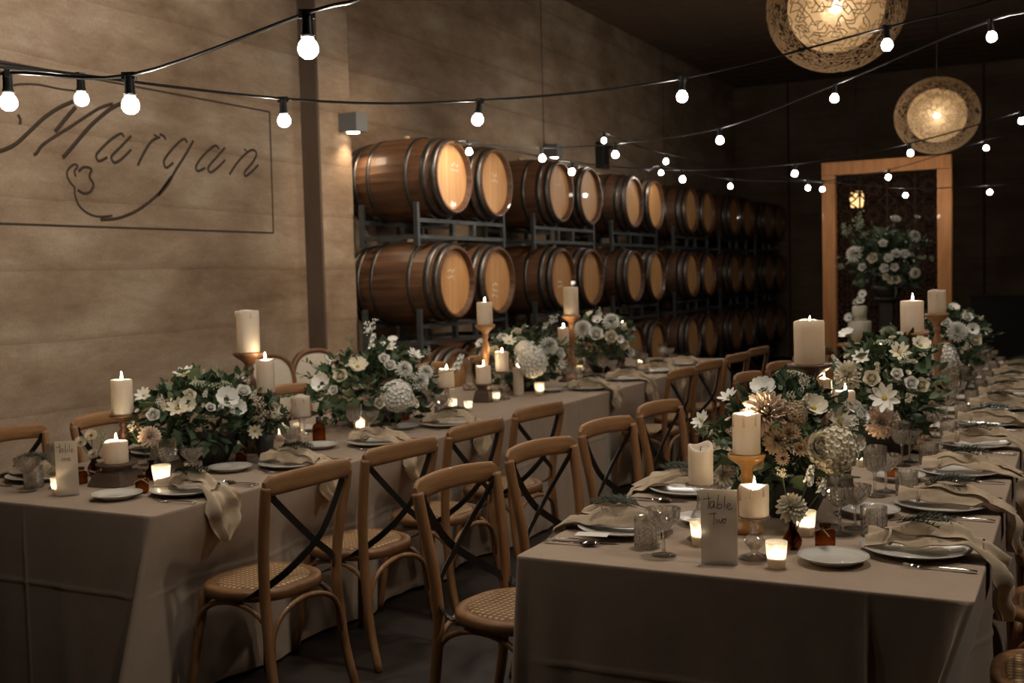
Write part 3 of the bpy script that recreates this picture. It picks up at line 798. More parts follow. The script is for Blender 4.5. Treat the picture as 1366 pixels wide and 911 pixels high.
def candle_on(label_c, label_h, cx, w, bot, top, X, prof=None, mat=None, hname='candlestick', lit=True, rfac=1.25, Y=None, **k):
    p = onx(cx, bot, X) if Y is None else ony(cx, bot, Y)
    d = size(w, p); h = size(bot-top, p)
    if prof is not None:
        holder(hname, label_h, (p.x, p.y, .7515), p.z-.7515, d/2*rfac/1.05, prof, mat)
    print('candle', label_c[:40], [round(v, 2) for v in p], 'd', round(d, 3), 'h', round(h, 3))
    return candle('pillar_candle', label_c, (p.x, p.y, max(p.z, .752)+.0005), d, h, lit=lit, **k)

T1 = dict(x0=-4.12, x1=-2.895, y0=2.84, y1=10.15)
T2 = dict(x0=-1.44, x1=-.215, y0=2.81, y1=10.15)
# right-hand table
candle_on('thickest ivory pillar candle, high on the dark candlestick among the right table flowers', 'tallest dark turned wood candlestick rising behind the right table flowers', 1080, 40, 485, 427, -.84, STICK, 'walnut', lit=True, rim=.004, well=.022, seed=2, rfac=1.55)
candle_on('ivory pillar candle on the golden wood candlestick', 'short golden turned wood candlestick near the front of the right table', 996, 37, 605, 551, -.90, CHUNK, 'gold_wood', lit=True, rim=.002, well=.022, seed=4, rfac=1.42)
candle_on('short melting candle with curled wax rim on a clear glass stand', 'clear glass candlestick with a ball stem in front of the golden candlestick', 1006, 39, 688, 647, -.80, GLASSY, 'crystal_plain', rim=.006, seed=1, rfac=1.15)
candle_on('burnt cream candle with a deeply notched rim beside the card', 'clear glass candlestick under the notched cream candle', 935, 33, 645, 592, -1.0, GLASSY, 'crystal_plain', lit=False, rim=.007, notch=.02, well=.02, seed=6, rfac=1.35)
candle_on('small lit candle directly below the thickest pillar candle', 'dark candlestick hidden in flowers below the thickest candle', 1099, 22, 531, 505, -.80, STICK, 'walnut', seed=7)
candle_on('bright short candle between the blush flowers and the second arrangement', 'dark candlestick in the gap between the two nearest right table arrangements', 1127, 27, 546, 521, -.74, STICK, 'walnut', rim=.002, seed=8)
candle_on('white pillar candle on the flared tan candlestick, right table', 'flared tan wood candlestick standing in the second arrangement', 1217, 30, 443, 401, -.64, STICK, 'tan_wood', lit=True, rim=.001, well=.006, seed=9, rfac=1.5)
candle_on('white pillar candle with melted rim on the farther tan candlestick', 'farther tan wood candlestick on the right table, before the timber frame', 1250, 23, 418, 387, -.70, STICK, 'tan_wood', lit=False, rim=.004, seed=10, rfac=1.4)
candle_on('slim white candle with a tall flame above the second arrangement', 'dark candlestick behind the second arrangement flame', 1175, 12, 478, 461, -.85, STICK, 'walnut', seed=11, well=.004)
candle_on('thin white candle touching the tall flamed one in the second arrangement', 'thin dark candlestick at the left of the second arrangement', 1164, 7, 478, 462, -.88, STICK, 'walnut', seed=12, lit=False)
# left-hand table
candle_on('tallest thick white candle in front of the plain wall', 'tall dark brown turned candlestick under the tallest left table candle', 332, 30, 470, 414, -3.55, STICK, 'brown_wood', lit=False, rim=.003, well=.015, seed=13, rfac=1.5)
candle_on('lit white candle just beside the tallest left table candle, lower down', 'low brown candlestick beside the tallest one', 355, 24, 523, 479, -3.42, STICK, 'brown_wood', rim=.005, seed=14, rfac=1.4, well=.004)
candle_on('lit white candle before the bare wall, on a dark stand near the left chairs', 'dark brown candlestick nearest the left chairs', 164, 28, 553, 506, -3.62, STICK, 'walnut', rim=.001, seed=15, rfac=1.35, well=.004)
candle_on('white candle on a glass stand at the middle of the near left arrangements', 'glass candle stand between the two near left arrangements', 402, 24, 555, 528, -3.38, GLASSY, 'crystal_plain', seed=16, lit=False)
candle_on('lit white candle on a tan candlestick in front of the second barrel pair', 'tan turned candlestick in front of the second middle-row barrel', 647, 21, 433, 403, -3.5, STICK, 'tan_wood', seed=17, rfac=1.4, well=.004, rim=.001)
candle_on('white candle on small glass stand beside the lit one on a wood block', 'small clear glass stand next to the wooden block', 670, 18, 495, 469, -3.4, GLASSY, 'crystal_plain', seed=19)
candle_on('tallest plain white candle in front of the third barrel pair', 'tan candlestick rising between the two far left arrangements', 762, 20, 421, 383, -3.5, STICK, 'tan_wood', lit=False, seed=21, rfac=1.35, rim=.001)
candle_on('short white candle just beside and below the far tan candlestick', 'dark candlestick beside the far tan one', 752, 15, 460, 437, -3.5, STICK, 'walnut', lit=True, seed=22, well=.004)
candle_on('small white candle at the right end of the farthest left table flowers', 'dark candlestick behind the farthest left table flowers', 830, 13, 446, 431, -3.5, STICK, 'walnut', lit=True, seed=23, well=.003)
candle_on('white candle on a clear glass stand right of the big dark arrangement', 'clear glass stand right of the big dark left table arrangement', 596, 21, 516, 492, -3.4, GLASSY, 'crystal_plain', lit=True, seed=24)
p = onz(692, 527); candle('pillar_candle', 'slender white pillar candle standing straight on the left tablecloth', (p.x, p.y, .7515), size(14, p), size(37, p), lit=True, seed=25, well=.004)
# low wooden blocks under candles
def block(label, p, w, h, hw):
    t = thing('wooden_block', label, 'candle stand', (p[0], p[1], .7512))
    m = MB(); m.lathe([(w*.70, 0), (w*.70, .006), (w*.56, h*.55), (w*.50, h*.62)], 4, mat=Matrix.Rotation(PI/4+.12, 4, 'Z')); m.lathe([(w*.50, h*.62), (w*.50, h*.66), (.001, h*.66)], 4, mat=Matrix.Rotation(PI/4+.12, 4, 'Z'))
    m.smooth = [False]*len(m.f); m.build('base', 'block_wood', t)
    m = MB(); m.lathe([(w*.36, h*.66), (w*.36, h*.80), (w*.50, h*.92), (w*.50, h), (.001, h)], 20); m.build('neck', 'block_wood', t)
p = onz(157, 646); d = size(31, p); hh = p.z and (ony(157, 617, p.y).z-.752)
block('squat tapered wooden block near the front corner of the left table', p, size(54, p), hh, .1)
candle('pillar_candle', 'short lit candle on the squat wooden block at the left table corner', (p.x, p.y, .752+hh), d, size(29, p), seed=27, well=.004)
p = onz(646, 536); hh = size(24, p)
block('dark wooden block under a short candle halfway down the left table', p, size(24, p), hh, .1)
candle('pillar_candle', 'short lit candle on the dark block halfway down the left table', (p.x, p.y, .752+hh), size(20, p), size(24, p), seed=28, well=.004)

# votives
def make_votive():
    t = thing('votive_candle', 'x', 'votive')
    m = MB(); m.lathe([(.001, .0), (.021, 0), (.023, .002), (.030, .072), (.0285, .072), (.0215, .006), (.001, .005)], 24); m.build('cup', 'frosted', t)
    m = MB(); m.lathe([(.001, .006), (.0215, .006), (.0235, .028), (.001, .026)], 18); m.build('wax', 'wax', t)
    inst('flame', FL, t, (0, 0, .029), .85)
    return t
VP = Proto(make_votive)
def votive(px, py, label, sc=1.0):
    p = onz(px, py, .7512); VP.place((p.x, p.y, .7512), rnd.uniform(0, 6), label, None, sc)
for px, py, lab, sc in [
    (1036, 757, 'frosted votive in front of the clear glass candlestick on the right table', 1.0), (934, 727, 'frosted votive half hidden behind the table two card', 1.0),
    (1075, 714, 'lit votive behind the small brown bud vase', 1.05), (1152, 622, 'bright votive behind the nearest tall goblets, below the hydrangea', 1.0),
    (78, 660, 'lit votive beside the table one card', .95), (216, 650, 'wide lit votive beside the wooden block, before the goblet', 1.25),
    (399, 582, 'lit votive below the candle on the glass stand', 1.0), (482, 577, 'tall lit votive behind the pair of cut glasses on the left table', 1.15),
    (625, 549, 'lit votive right of the glass candle stand halfway down the left table', .9), (662, 536, 'lit votive in front of the dark wooden block', .9),
    (604, 547, 'votive under the clear glass stand with glints around it', 1.0), (720, 527, 'votive in front of the hydrangea on the left table', 1.2),
    (773, 499, 'votive under the farthest left table flowers, beside the amber jar', 1.0), (377, 588, 'tall frosted votive beside the candle on glass', 1.3), (855, 487, 'faint votive near the far end of the left table', 1.0),
    (1236, 560, 'votive beside the third arrangement on the right table', 1.0), (800, 489, 'votive just right of the farthest left table flowers', 1.0)]:
    votive(px, py, lab, sc)

# ------------------------------------------------------------------ bud vases, jars, cards
def bud_vase(px, py, label, kind, col, fpx, fpy, dia, mat='smoke_glass', prof=None):
    p = onz(px, py, .7512); t = thing('bud_vase', label, 'bud vase', (p.x, p.y, .7512))
    m = MB(); m.lathe(prof or [(.001, 0), (.018, 0), (.026, .012), (.028, .026), (.020, .044), (.010, .058), (.009, .072), (.013, .082), (.012, .082), (.0075, .072), (.008, .058), (.017, .043), (.024, .026), (.001, .006)], 24); m.build('vase', mat, t)
    return t, p
t, p = bud_vase(1057, 732, 'small round brown glass bud vase holding one cream dahlia', 0, 0, 0, 0, 0)
def vase_flower(t, p, kind, col, px, py, dia):
    w = ray(px, py); q = EYE+w*((p.y-EYE.y)/w.y); lp = Vector((q.x-p.x, q.y-p.y-.01, q.z-.7512)); sc = dia/F*depth(q)/2
    m = MB(); m.tube(cr([(0, 0, .01), (lp.x*.3, lp.y*.3, lp.z*.5), lp], 4), .0018, n=5); m.build('stem', 'stem', t)
    f = (Vector((0, 0, .6))+(EYE-q).normalized()).normalized()
    if kind in ('filler', 'stock'): f = Vector((lp.x*2, lp.y*2, .5)).normalized(); sc *= 1.5
    inst(kind, flower(kind, col), t, lp, sc, orient(f, rnd.random()*6))
vase_flower(t, p, 'dahlia', 'cream', 1057, 676, 46)
vase_flower(t, p, 'stock', 'white', 1080, 640, 26); vase_flower(t, p, 'filler', 'cream', 1046, 640, 24); vase_flower(t, p, 'stock', 'white', 1096, 655, 22)
t, p = bud_vase(203, 640, 'bud vase with a full blush dahlia behind the wide votive', 0, 0, 0, 0, 0)
vase_flower(t, p, 'dahlia', 'blush', 202, 582, 34); vase_flower(t, p, 'filler', 'cream', 180, 578, 20)
t, p = bud_vase(126, 632, 'bud vase with three small cream flowers behind the wooden block', 0, 0, 0, 0, 0)
for a in ((110, 590, 19), (124, 581, 20), (127, 606, 17)): vase_flower(t, p, 'strawflower', 'cream', *a)
vase_flower(t, p, 'filler', 'green', 138, 592, 24)
def make_jar():
    t = thing('amber_jar', 'x', 'jar')
    m = MB(); m.box((-.022, -.022, 0), (.022, .022, .052), bev=.006); m.build('jar_body', 'amber_glass', t)
    m = MB(); m.lathe([(.013, .051), (.013, .06), (.017, .06), (.017, .068), (.001, .07)], 18); m.build('lid', 'smoke_glass', t)
    m = MB(); m.tube([(.0145*math.cos(a), .0145*math.sin(a), .056) for a in [k*PI/6 for k in range(13)]], .0018, n=5)
    m.tube([(.0, -.015, .056), (.018, -.024, .05), (.030, -.026, .04)], .0015, n=4); m.tube([(.0, -.015, .056), (-.016, -.025, .05), (-.026, -.027, .038)], .0015, n=4); m.build('tie', 'twine', t)
    return t
JP = Proto(make_jar)
for px, py, lab in [(1101, 730, 'amber jar behind the nearest side plate of the right table'), (190, 657, 'amber jar beside the squat wooden block'), (322, 618, 'amber jar between the first two aisle settings of the left table'),
    (528, 569, 'amber jar below the largest hydrangea of the left table'), (1128, 668, 'amber jar under the nearest right table arrangement'), (540, 560, 'second amber jar behind the one below the hydrangea'),
    (1232, 580, 'amber jar among the far goblets of the right table'), (765, 503, 'amber jar under the far left table flowers'), (108, 645, 'dark amber jar just behind the table one card'), (1190, 640, 'amber jar between the first and second right table glasses')]:
    p = onz(px, py, .7512); JP.place((p.x, p.y, .7512), rnd.uniform(-.6, .6), lab)
p = onz(426, 590, .7512); t = thing('amber_bottle', 'tall amber bottle with a dark neck beside a votive on the left table', 'bottle', (p.x, p.y, .7512))
m = MB(); m.lathe([(.001, 0), (.030, 0), (.033, .004), (.033, .075), (.028, .09), (.014, .10), (.013, .125), (.001, .125)], 20); m.build('body', 'amber_glass', t)
m = MB(); m.lathe([(.0145, .103), (.0145, .13), (.001, .131)], 14); m.build('cap', 'bowl_dark', t)
# tall cylinder glasses / bottle near px 627
p = onz(627, 520, .7512); t = thing('glass_decanter', 'slim clear glass bottle with a flared lip behind the wood block', 'bottle', (p.x, p.y, .7512))
m = MB(); m.lathe([(.001, 0), (.05, 0), (.055, .01), (.05, .05), (.025, .10), (.018, .15), (.02, .2), (.035, .235), (.033, .235), (.016, .2), (.014, .15), (.045, .05), (.001, .012)], 20); m.build('body', 'crystal_plain', t)

TXT = {
 't': [[(.22, .06), (.205, .27)], [(.08, .14), (.29, .12)]],
}
table_s = [[(190, 140), (196, 220), (185, 300)], [(140, 202), (215, 185)], [(248, 222), (218, 225), (203, 262), (212, 292), (240, 265), (248, 222), (246, 280), (262, 282)],
   [(290, 150), (282, 230), (275, 290)], [(280, 262), (305, 245), (322, 262), (308, 292), (276, 290)], [(352, 160), (346, 240), (350, 290)], [(372, 272), (402, 262), (398, 240), (376, 248), (372, 282), (392, 300), (424, 282)]]
two_s = [[(242, 330), (246, 400), (240, 462)], [(195, 352), (272, 342)], [(262, 395), (268, 442), (292, 405), (302, 444), (328, 392)], [(340, 398), (322, 420), (334, 446), (356, 425), (350, 400), (340, 398), (366, 396)]]
one_s = [[(232, 392), (212, 420), (226, 448), (250, 425), (244, 396), (232, 392)], [(268, 395), (266, 446), (270, 410), (292, 395), (300, 420), (296, 446), (306, 446)], [(318, 426), (350, 414), (344, 392), (322, 404), (320, 434), (340, 450), (368, 434)]]
def card(loc, rot, w, h, strokes_, label):
    t = thing('table_number_card', label, 'table card', loc, rot)
    m = MB(); m.box((-w/2, -.0025, 0), (w/2, .0025, h), bev=.001); m.build('panel', 'card_frost', t)
    m = MB(); k = w/356
    for s_ in strokes_:
        m.tube(cr([((x-290)*k, -.0032, h-(y-100)*k*.97) for x, y in s_], 4), .0011, n=5)
    m.build('handwriting', 'ink', t)
    m = MB(); m.box((-w/2+.01, -.018, 0), (w/2-.01, -.003, .004)); m.box((-w/2+.01, .003, 0), (w/2-.01, .018, .004)); m.build('foot', 'crystal_plain', t)
p = onz(960, 752, .7512); card((p.x, p.y, .7512), .23, size(48, p), size(100, p), table_s+two_s, 'frosted card reading table two in dark handwriting')
p = onz(91, 661, .7512); card((p.x, p.y, .7512), .75, size(28, p), size(73, p), table_s+one_s, 'frosted card reading table one in dark handwriting')

# ------------------------------------------------------------------ tablecloths
def cloth(T, label, seed, ear, ear0, fcrease, screase, dr, dl, dent):
    """linen dropping to the floor; ear = how far the spare corner fabric swings out at the hem"""
    x0, x1, y0, y1 = T['x0'], T['x1'], T['y0'], T['y1']; ztop = .75; m = MB()
    rr = random.Random(seed)
    cor = [(x1, y0), (x1, y1), (x0, y1), (x0, y0)]
    per = []; s = 0
    for i in range(4):
        a = Vector(cor[i]); b = Vector(cor[(i+1) % 4]); L = (b-a).length; d = (b-a)/L; nrm = Vector((d.y, -d.x))
        pa = Vector(cor[i-1]); pd = (a-pa).normalized(); pn = Vector((pd.y, -pd.x))
        for k in range(7):
            f = k/7; nn = (pn*(1-f)+nrm*f).normalized(); per.append((a-(pn+nrm)*.010+nn*.010, nn, 1.0, s))
        us = sorted(set([round(.0105+(L-.021)*k/int(L/.03), 4) for k in range(int(L/.03)+1)]+[.014, .02, .028, .036]+[L-.014, L-.02, L-.028, L-.036]
            + ([(c-x0)+o for c in fcrease for o in (-.012, -.006, 0, .006, .012)] if i == 3 else [])+([(c-y0)+o for c in screase for o in (-.012, -.006, 0, .006, .012)] if i == 0 else [])))
        for u in us: dc = min(u, L-u); per.append((a+d*u, nrm, math.exp(-(dc/.10)**2), s+u))
        s += L
    NP = len(per); rows = [0, .003, .012, .04, .09, .15, .22, .28, .292, .30, .308, .32, .38, .46, .54, .62, .69, .735]
    ph = [rr.uniform(0, 6.28) for _ in range(6)]
    vs = []
    C1, C0 = Vector((x1, y0)), Vector((x0, y0))
    for dz in rows:
        tt = dz/.73
        for (q, nn, cw, ss) in per:
            g = max(0, tt-.15)*1.5
            off = .003*min(1, dz/.01) + tt*.008 + (.009*math.sin(ss*9+ph[0])+.006*math.sin(ss*21+ph[1])+.005*math.sin(ss*37+ph[2]))*(1-cw)*g
            v = q+nn*max(off, .003 if dz else 0)
            for c in fcrease:
                if q.y < y0+.001: v = v+nn*.007*math.exp(-((q.x-c)/.006)**2)*min(1, tt*5)
            for c in screase:
                if q.x > x1-.001: v = v+nn*.006*math.exp(-((q.y-c)/.006)**2)*min(1, tt*5)
            v = v+nn*.004*math.exp(-((dz-.30)/.006)**2)*(1-cw)
            # pushed in where a tucked chair presses against it
            sm = max(0, min(1, (dz-.08)/.21)); sm = sm*sm*(3-2*sm)
            if abs(nn.x) > .99:
                for c in (dr if nn.x > 0 else dl): v = v-nn*dent[0 if nn.x > 0 else 1]*sm*math.exp(-(abs(q.y-c)/.27)**3)
            for Cn, E_ in ((C1, ear), (C0, ear0)):
                r_ = (q-Cn)
                if abs(r_.x) < .4 and abs(r_.y) < .4:
                    on_front = abs(r_.y) < .0101 and abs(r_.x) > .0101
                    wdt = .034 if on_front else .17
                    k = max(0, 1-max(0, r_.length-.014)/wdt)
                    v = v+Vector(E_)*k*tt
                    if not on_front and .12 < r_.length < .34: v = v-nn*.035*tt*math.sin(PI*(r_.length-.12)/.22)
                    if on_front and .034 < abs(r_.x) < .15: v = v+Vector((0, -.020))*tt*math.sin(PI*(abs(r_.x)-.034)/.116)
            vs.append((v.x, v.y, ztop-dz))
    fs = [(j*NP+i, (j+1)*NP+i, (j+1)*NP+(i+1) % NP, j*NP+(i+1) % NP) for j in range(len(rows)-1) for i in range(NP)]
    fs.append(tuple(range(NP)))
    m.add(vs, fs); m.smooth[-1] = False
    o = m.build('tablecloth', 'linen'); tag(o, label, 'tablecloth'); return o
c_y = [3.20, 3.82, 4.46, 5.17, 7.42, 8.10, 8.85, 9.60]
d_y = [3.24, 3.90, 4.60, 5.32, 7.05, 7.9, 8.72, 9.5]
l_y = [3.60, 4.20, 4.95, 5.7, 7.5, 8.3, 9.1]
r_y = [3.22, 3.92, 4.62, 5.3, 6.0]
cloth(T1, 'beige linen cloth falling to the floor over the table beside the wall', 3, (-.05, -.17), (-.03, -.03), (-3.55,), (4.1, 5.9, 6.6), c_y, l_y, (.085, .07))
cloth(T2, 'beige linen cloth falling to the floor over the right-hand table', 8, (-.24, -.20), (-.03, -.04), (-.46,), (4.4, 5.9), r_y, d_y, (.07, .08))

# ------------------------------------------------------------------ chairs
def make_chair():
    t = thing('crossback_chair', 'x', 'chair')
    # seat frame: rounded outline
    def outline(k, sx=1, sy=1):
        a = 2*PI*k/40; cx_ = math.copysign(abs(math.cos(a))**.78, math.cos(a)); cy_ = math.copysign(abs(math.sin(a))**.78, math.sin(a))
        w = .215-(.025 if cy_ < 0 else 0)*(-cy_); return (cx_*w*sx, cy_*.195*sy)
    m = MB(); secs = [(1, 1, .425), (1.0, 1.0, .45), (.985, .985, .460), (.93, .93, .464), (.80, .80, .462), (.79, .79, .45), (.80, .80, .425)]
    vs = []; 
    for sx, sy, z in secs: vs += [(*outline(k, sx, sy), z) for k in range(40)]
    fs = [(j*40+k, j*40+(k+1) % 40, ((j+1) % 7)*40+(k+1) % 40, ((j+1) % 7)*40+k) for j in range(7) for k in range(40)]
    m.add(vs, fs); m.build('seat_frame', 'oak_seat', t)
    m = MB(); vs = []
    rings = [(.805, .4625), (.77, .467), (.6, .468), (.3, .466), (.02, .465)]
    for s_, z in rings: vs += [(*outline(k, s_, s_), z) for k in range(40)]
    fs = [(j*40+k, j*40+(k+1) % 40, (j+1)*40+(k+1) % 40, (j+1)*40+k) for j in range(4) for k in range(40)]; fs.append(tuple(4*40+k for k in range(40)))
    m.add(vs, fs); m.build('cane_seat', 'cane', t)
    for sx in (-1, 1):
        m = MB(); P = cr([(sx*.205, -.255, 0), (sx*.198, -.21, .18), (sx*.192, -.188, .38), (sx*.193, -.184, .47), (sx*.203, -.195, .62), (sx*.216, -.222, .78), (sx*.219, -.235, .855)], 4)
        m.tube(P, [.0165+.0035*min(1, i/8) for i in range(len(P))], n=10); m.build('leg', 'oak', t)
        m = MB(); P = cr([(sx*.160, .145, .43), (sx*.180, .17, .25), (sx*.205, .205, 0)], 4); m.tube(P, [.018-.004*i/8 for i in range(len(P))], n=10); m.build('leg', 'oak', t)
    # top rail, bowed back
    m = MB()
    def rail(u, v):
        x = (u-.5)*.462; bow = -.038*(1-(2*u-1)**2); ang = v*2*PI
        e = min(1, (.5-abs(u-.5))*14+.45); hh = .037*e; th = .0125*(.6+.4*e)
        zz = .857+.010*(1-(2*u-1)**2)
        return (x, -.236+bow+math.copysign(abs(math.cos(ang))**.7, math.cos(ang))*th, zz+math.copysign(abs(math.sin(ang))**.7, math.sin(ang))*hh)
    m.grid(rail, 20, 14)
    for u in (0, 1):
        m.add([rail(u, j/14) for j in range(14)], [tuple(range(14)) if u else tuple(range(14))[::-1]])
    m.build('top_rail', 'oak_rail', t)
    for sx in (-1, 1):
        m = MB(); P = cr([(sx*.200, -.226, .845), (sx*.185, -.232, .81), (sx*.09, -.252, .705), (0, -.255-.004*sx, .625), (-sx*.12, -.23, .54), (-sx*.196, -.165, .475), (-sx*.208, -.11, .445)], 5)
        m.tube(P, .014, n=4, flat=(.027, .0045), up=(0, -1, .15)); m.build('cross_strap', 'black_strap', t)
    # bent braces
    def brace(a, b):
        a = Vector(a); b = Vector(b); pts = []
        for k in range(17):
            s_ = k/16; an = PI*s_; p_ = a.lerp(b, .5-.5*math.cos(an)); pts.append((p_.x, p_.y, .22+.195*math.sin(an)**.6))
        m = MB(); m.tube(pts, .0105, n=8); m.build('brace', 'oak', t)
    fl_, fr2, rl, rr2 = (-.192, .18), (.192, .18), (-.197, -.215), (.197, -.215)
    for a, b in ((fl_, fr2), (rl, rr2), (fl_, rl), (fr2, rr2)): brace((a[0]*.96, a[1]*.96, 0), (b[0]*.96, b[1]*.96, 0))
    return t
CP = Proto(make_chair)
def chair(x, y, rz, label, group): CP.place((x, y, 0), rz+rnd.uniform(-.05, .05), label, group)
for i, y in enumerate(c_y):
    chair(-2.70+rnd.uniform(-.01, .01) + (0 if i != 3 else -.01), y, PI/2-.10, 'crossback chair on the aisle side of the left table, %s from its near end' % ORD[i], 'crossback chairs on the aisle side of the left table')
for i, y in enumerate(d_y):
    chair(-1.665, y, -PI/2-.13, 'crossback chair on the aisle side of the right table, %s from its near end' % ORD[i], 'crossback chairs on the aisle side of the right table')
for i, y in enumerate(l_y):
    chair(-4.34, y, -PI/2, 'crossback chair between the left table and the wall, %s from its near end' % ORD[i], 'crossback chairs on the wall side of the left table')
for i, y in enumerate(r_y):
    chair(-.012, y, PI/2, 'crossback chair on the outer side of the right table, %s from its near end' % ORD[i], 'crossback chairs on the outer side of the right table')
# two upholstered chairs by the wall
def make_uph():
    t = thing('upholstered_chair', 'x', 'chair')
    def o(k, s_): a = 2*PI*k/36; return (math.copysign(abs(math.cos(a))**.75, math.cos(a))*.23*s_, math.copysign(abs(math.sin(a))**.75, math.sin(a))*.26*s_)
    m = MB(); vs = []
    for s_, y in ((1, -.02), (1.0, .02), (.9, .022), (.9, -.022)): vs += [(o(k, s_)[0], -.24+y-.06*(o(k, s_)[1]), .80+o(k, s_)[1]) for k in range(36)]
    m.add(vs, [(j*36+k, j*36+(k+1) % 36, ((j+1) % 4)*36+(k+1) % 36, ((j+1) % 4)*36+k) for j in range(4) for k in range(36)]); m.build('back_frame', 'brown_wood', t)
    m = MB(); vs = []
    for s_, y in ((.91, 0), (.8, .02), (.5, .03), (.02, .034)): vs += [(o(k, s_)[0], -.24+y-.06*(o(k, s_)[1]), .80+o(k, s_)[1]) for k in range(36)]
    q = len(vs)
    for s_, y in ((.91, 0), (.8, -.02), (.5, -.03), (.02, -.034)): vs += [(o(k, s_)[0], -.24+y-.06*(o(k, s_)[1]), .80+o(k, s_)[1]) for k in range(36)]
    fs = []
    for b0 in (0, q):
        fs += [(b0+j*36+k, b0+j*36+(k+1) % 36, b0+(j+1)*36+(k+1) % 36, b0+(j+1)*36+k) for j in range(3) for k in range(36)]
    m.add(vs, fs); m.build('back_cushion', 'linen_seat', t)
    m = MB(); m.box((-.25, -.22, .38), (.25, .26, .48), bev=.04); m.build('seat', 'linen_seat', t)
    for sx in (-1, 1):
        for sy in (-1, 1):
            m = MB(); m.tube([(sx*.21, sy*.2+.01, .40), (sx*.215, sy*.21+.01, .2), (sx*.21, sy*.22+.01, 0)], [.022, .016, .013], n=8); m.build('leg', 'brown_wood', t)
    for sx in (-1, 1):
        m = MB(); m.tube([(sx*.17, -.21, .40), (sx*.17, -.235, .60)], .014, n=8); m.build('back_post', 'brown_wood', t)
    return t
UP = Proto(make_uph)
for px, py, lab in ((386, 484, 'cream upholstered chair against the wall, nearer of the two'), (447, 473, 'cream upholstered chair against the pillar, farther of the two')):
    q = onx(px, py, -4.95); UP.place((q.x, q.y, 0), -PI/2-.25, lab, None, 1.0)

# ------------------------------------------------------------------ tableware
def cutfn(zl, zh, amp, nd=12, zk=None):
    def fn(r, z, a, k):
        if zl < z < zh and r > .02:
            u = a*nd/2/PI; v = (z-zl)/(zh-zl)*zk
            d1 = abs(((u+v) % 1)-.5)*2; d2 = abs(((u-v) % 1)-.5)*2
            r = r - amp*(max(0, 1-d1*4) + max(0, 1-d2*4)) - amp*.25*(1-d1*d2)
        return r, z
    return fn
def facet(zl, zh, amp):
    def fn(r, z, a, k):
        if zl <= z <= zh and r > .02: r -= amp*((int(round(a*28/2/PI))+k) % 2)
        return r, z
    return fn
def lin(a, b, n): return [(a[0]+(b[0]-a[0])*k/n, a[1]+(b[1]-a[1])*k/n) for k in range(n)]
def make_tumbler():
    t = thing('cut_glass_tumbler', 'x', 'glass')
    m = MB(); m.lathe([(.001, 0), (.034, 0), (.0365, .003)] + lin((.0385, .006), (.040, .070), 9) + [(.039, .072), (.0395, .088), (.0385, .0885), (.0365, .088), (.035, .018), (.03, .013), (.001, .012)], 28, fn=facet(.006, .069, .0035)); m.smooth = [False]*len(m.f)
    m.build('bowl', 'crystal', t); return t
def make_coupe():
    t = thing('coupe_glass', 'x', 'glass')
    m = MB(); m.lathe([(.001, 0), (.034, 0), (.035, .002), (.02, .005), (.006, .010), (.0042, .02), (.004, .06), (.006, .072), (.001, .072)], 28); m.build('stem', 'crystal_plain', t)
    o = [(.001, .072), (.012, .074)]+lin((.020, .078), (.046, .105), 5)+lin((.046, .105), (.050, .125), 3)+[(.0505, .135), (.0495, .1355), (.0485, .13), (.044, .106), (.019, .081), (.001, .077)]
    m = MB(); m.lathe(o, 28, fn=facet(.079, .121, .0035)); m.smooth = [False]*len(m.f); m.build('bowl', 'crystal', t); return t
def make_goblet():
    t = thing('wine_goblet', 'x', 'glass')
    m = MB(); m.lathe([(.001, 0), (.036, 0), (.037, .002), (.02, .006), (.006, .012), (.0045, .03), (.0045, .075), (.009, .086), (.001, .086)], 28); m.build('stem', 'crystal_plain', t)
    o = [(.001, .086), (.016, .088)]+lin((.024, .092), (.040, .112), 4)+lin((.040, .112), (.042, .15), 6)+[(.042, .152), (.041, .178), (.0402, .178), (.0405, .15), (.038, .113), (.022, .096), (.001, .091)]
    m = MB(); m.lathe(o, 28, fn=facet(.091, .149, .0036)); m.smooth = [False]*len(m.f); m.build('bowl', 'crystal', t); return t
def plate_fn(R_, name, cat):
    def mk():
        t = thing(name, 'x', cat)
        m = MB(); m.lathe([(.001, .004), (R_*.60, .004), (R_*.62, .0), (R_*.64, 0), (R_*.66, .004), (R_*.86, .013), (R_, .019), (R_+.001, .021), (R_-.001, .0225), (R_*.86, .0165), (R_*.66, .0085), (R_*.60, .007), (.001, .007)], 56)
        m.build('dish', 'porcelain', t)
        m = MB(); m.lathe([(R_-.004, .0215), (R_, .0232), (R_+.0025, .0215), (R_, .0195)], 56, closed=True); m.build('rim', 'porcelain', t)
        return t
    return mk
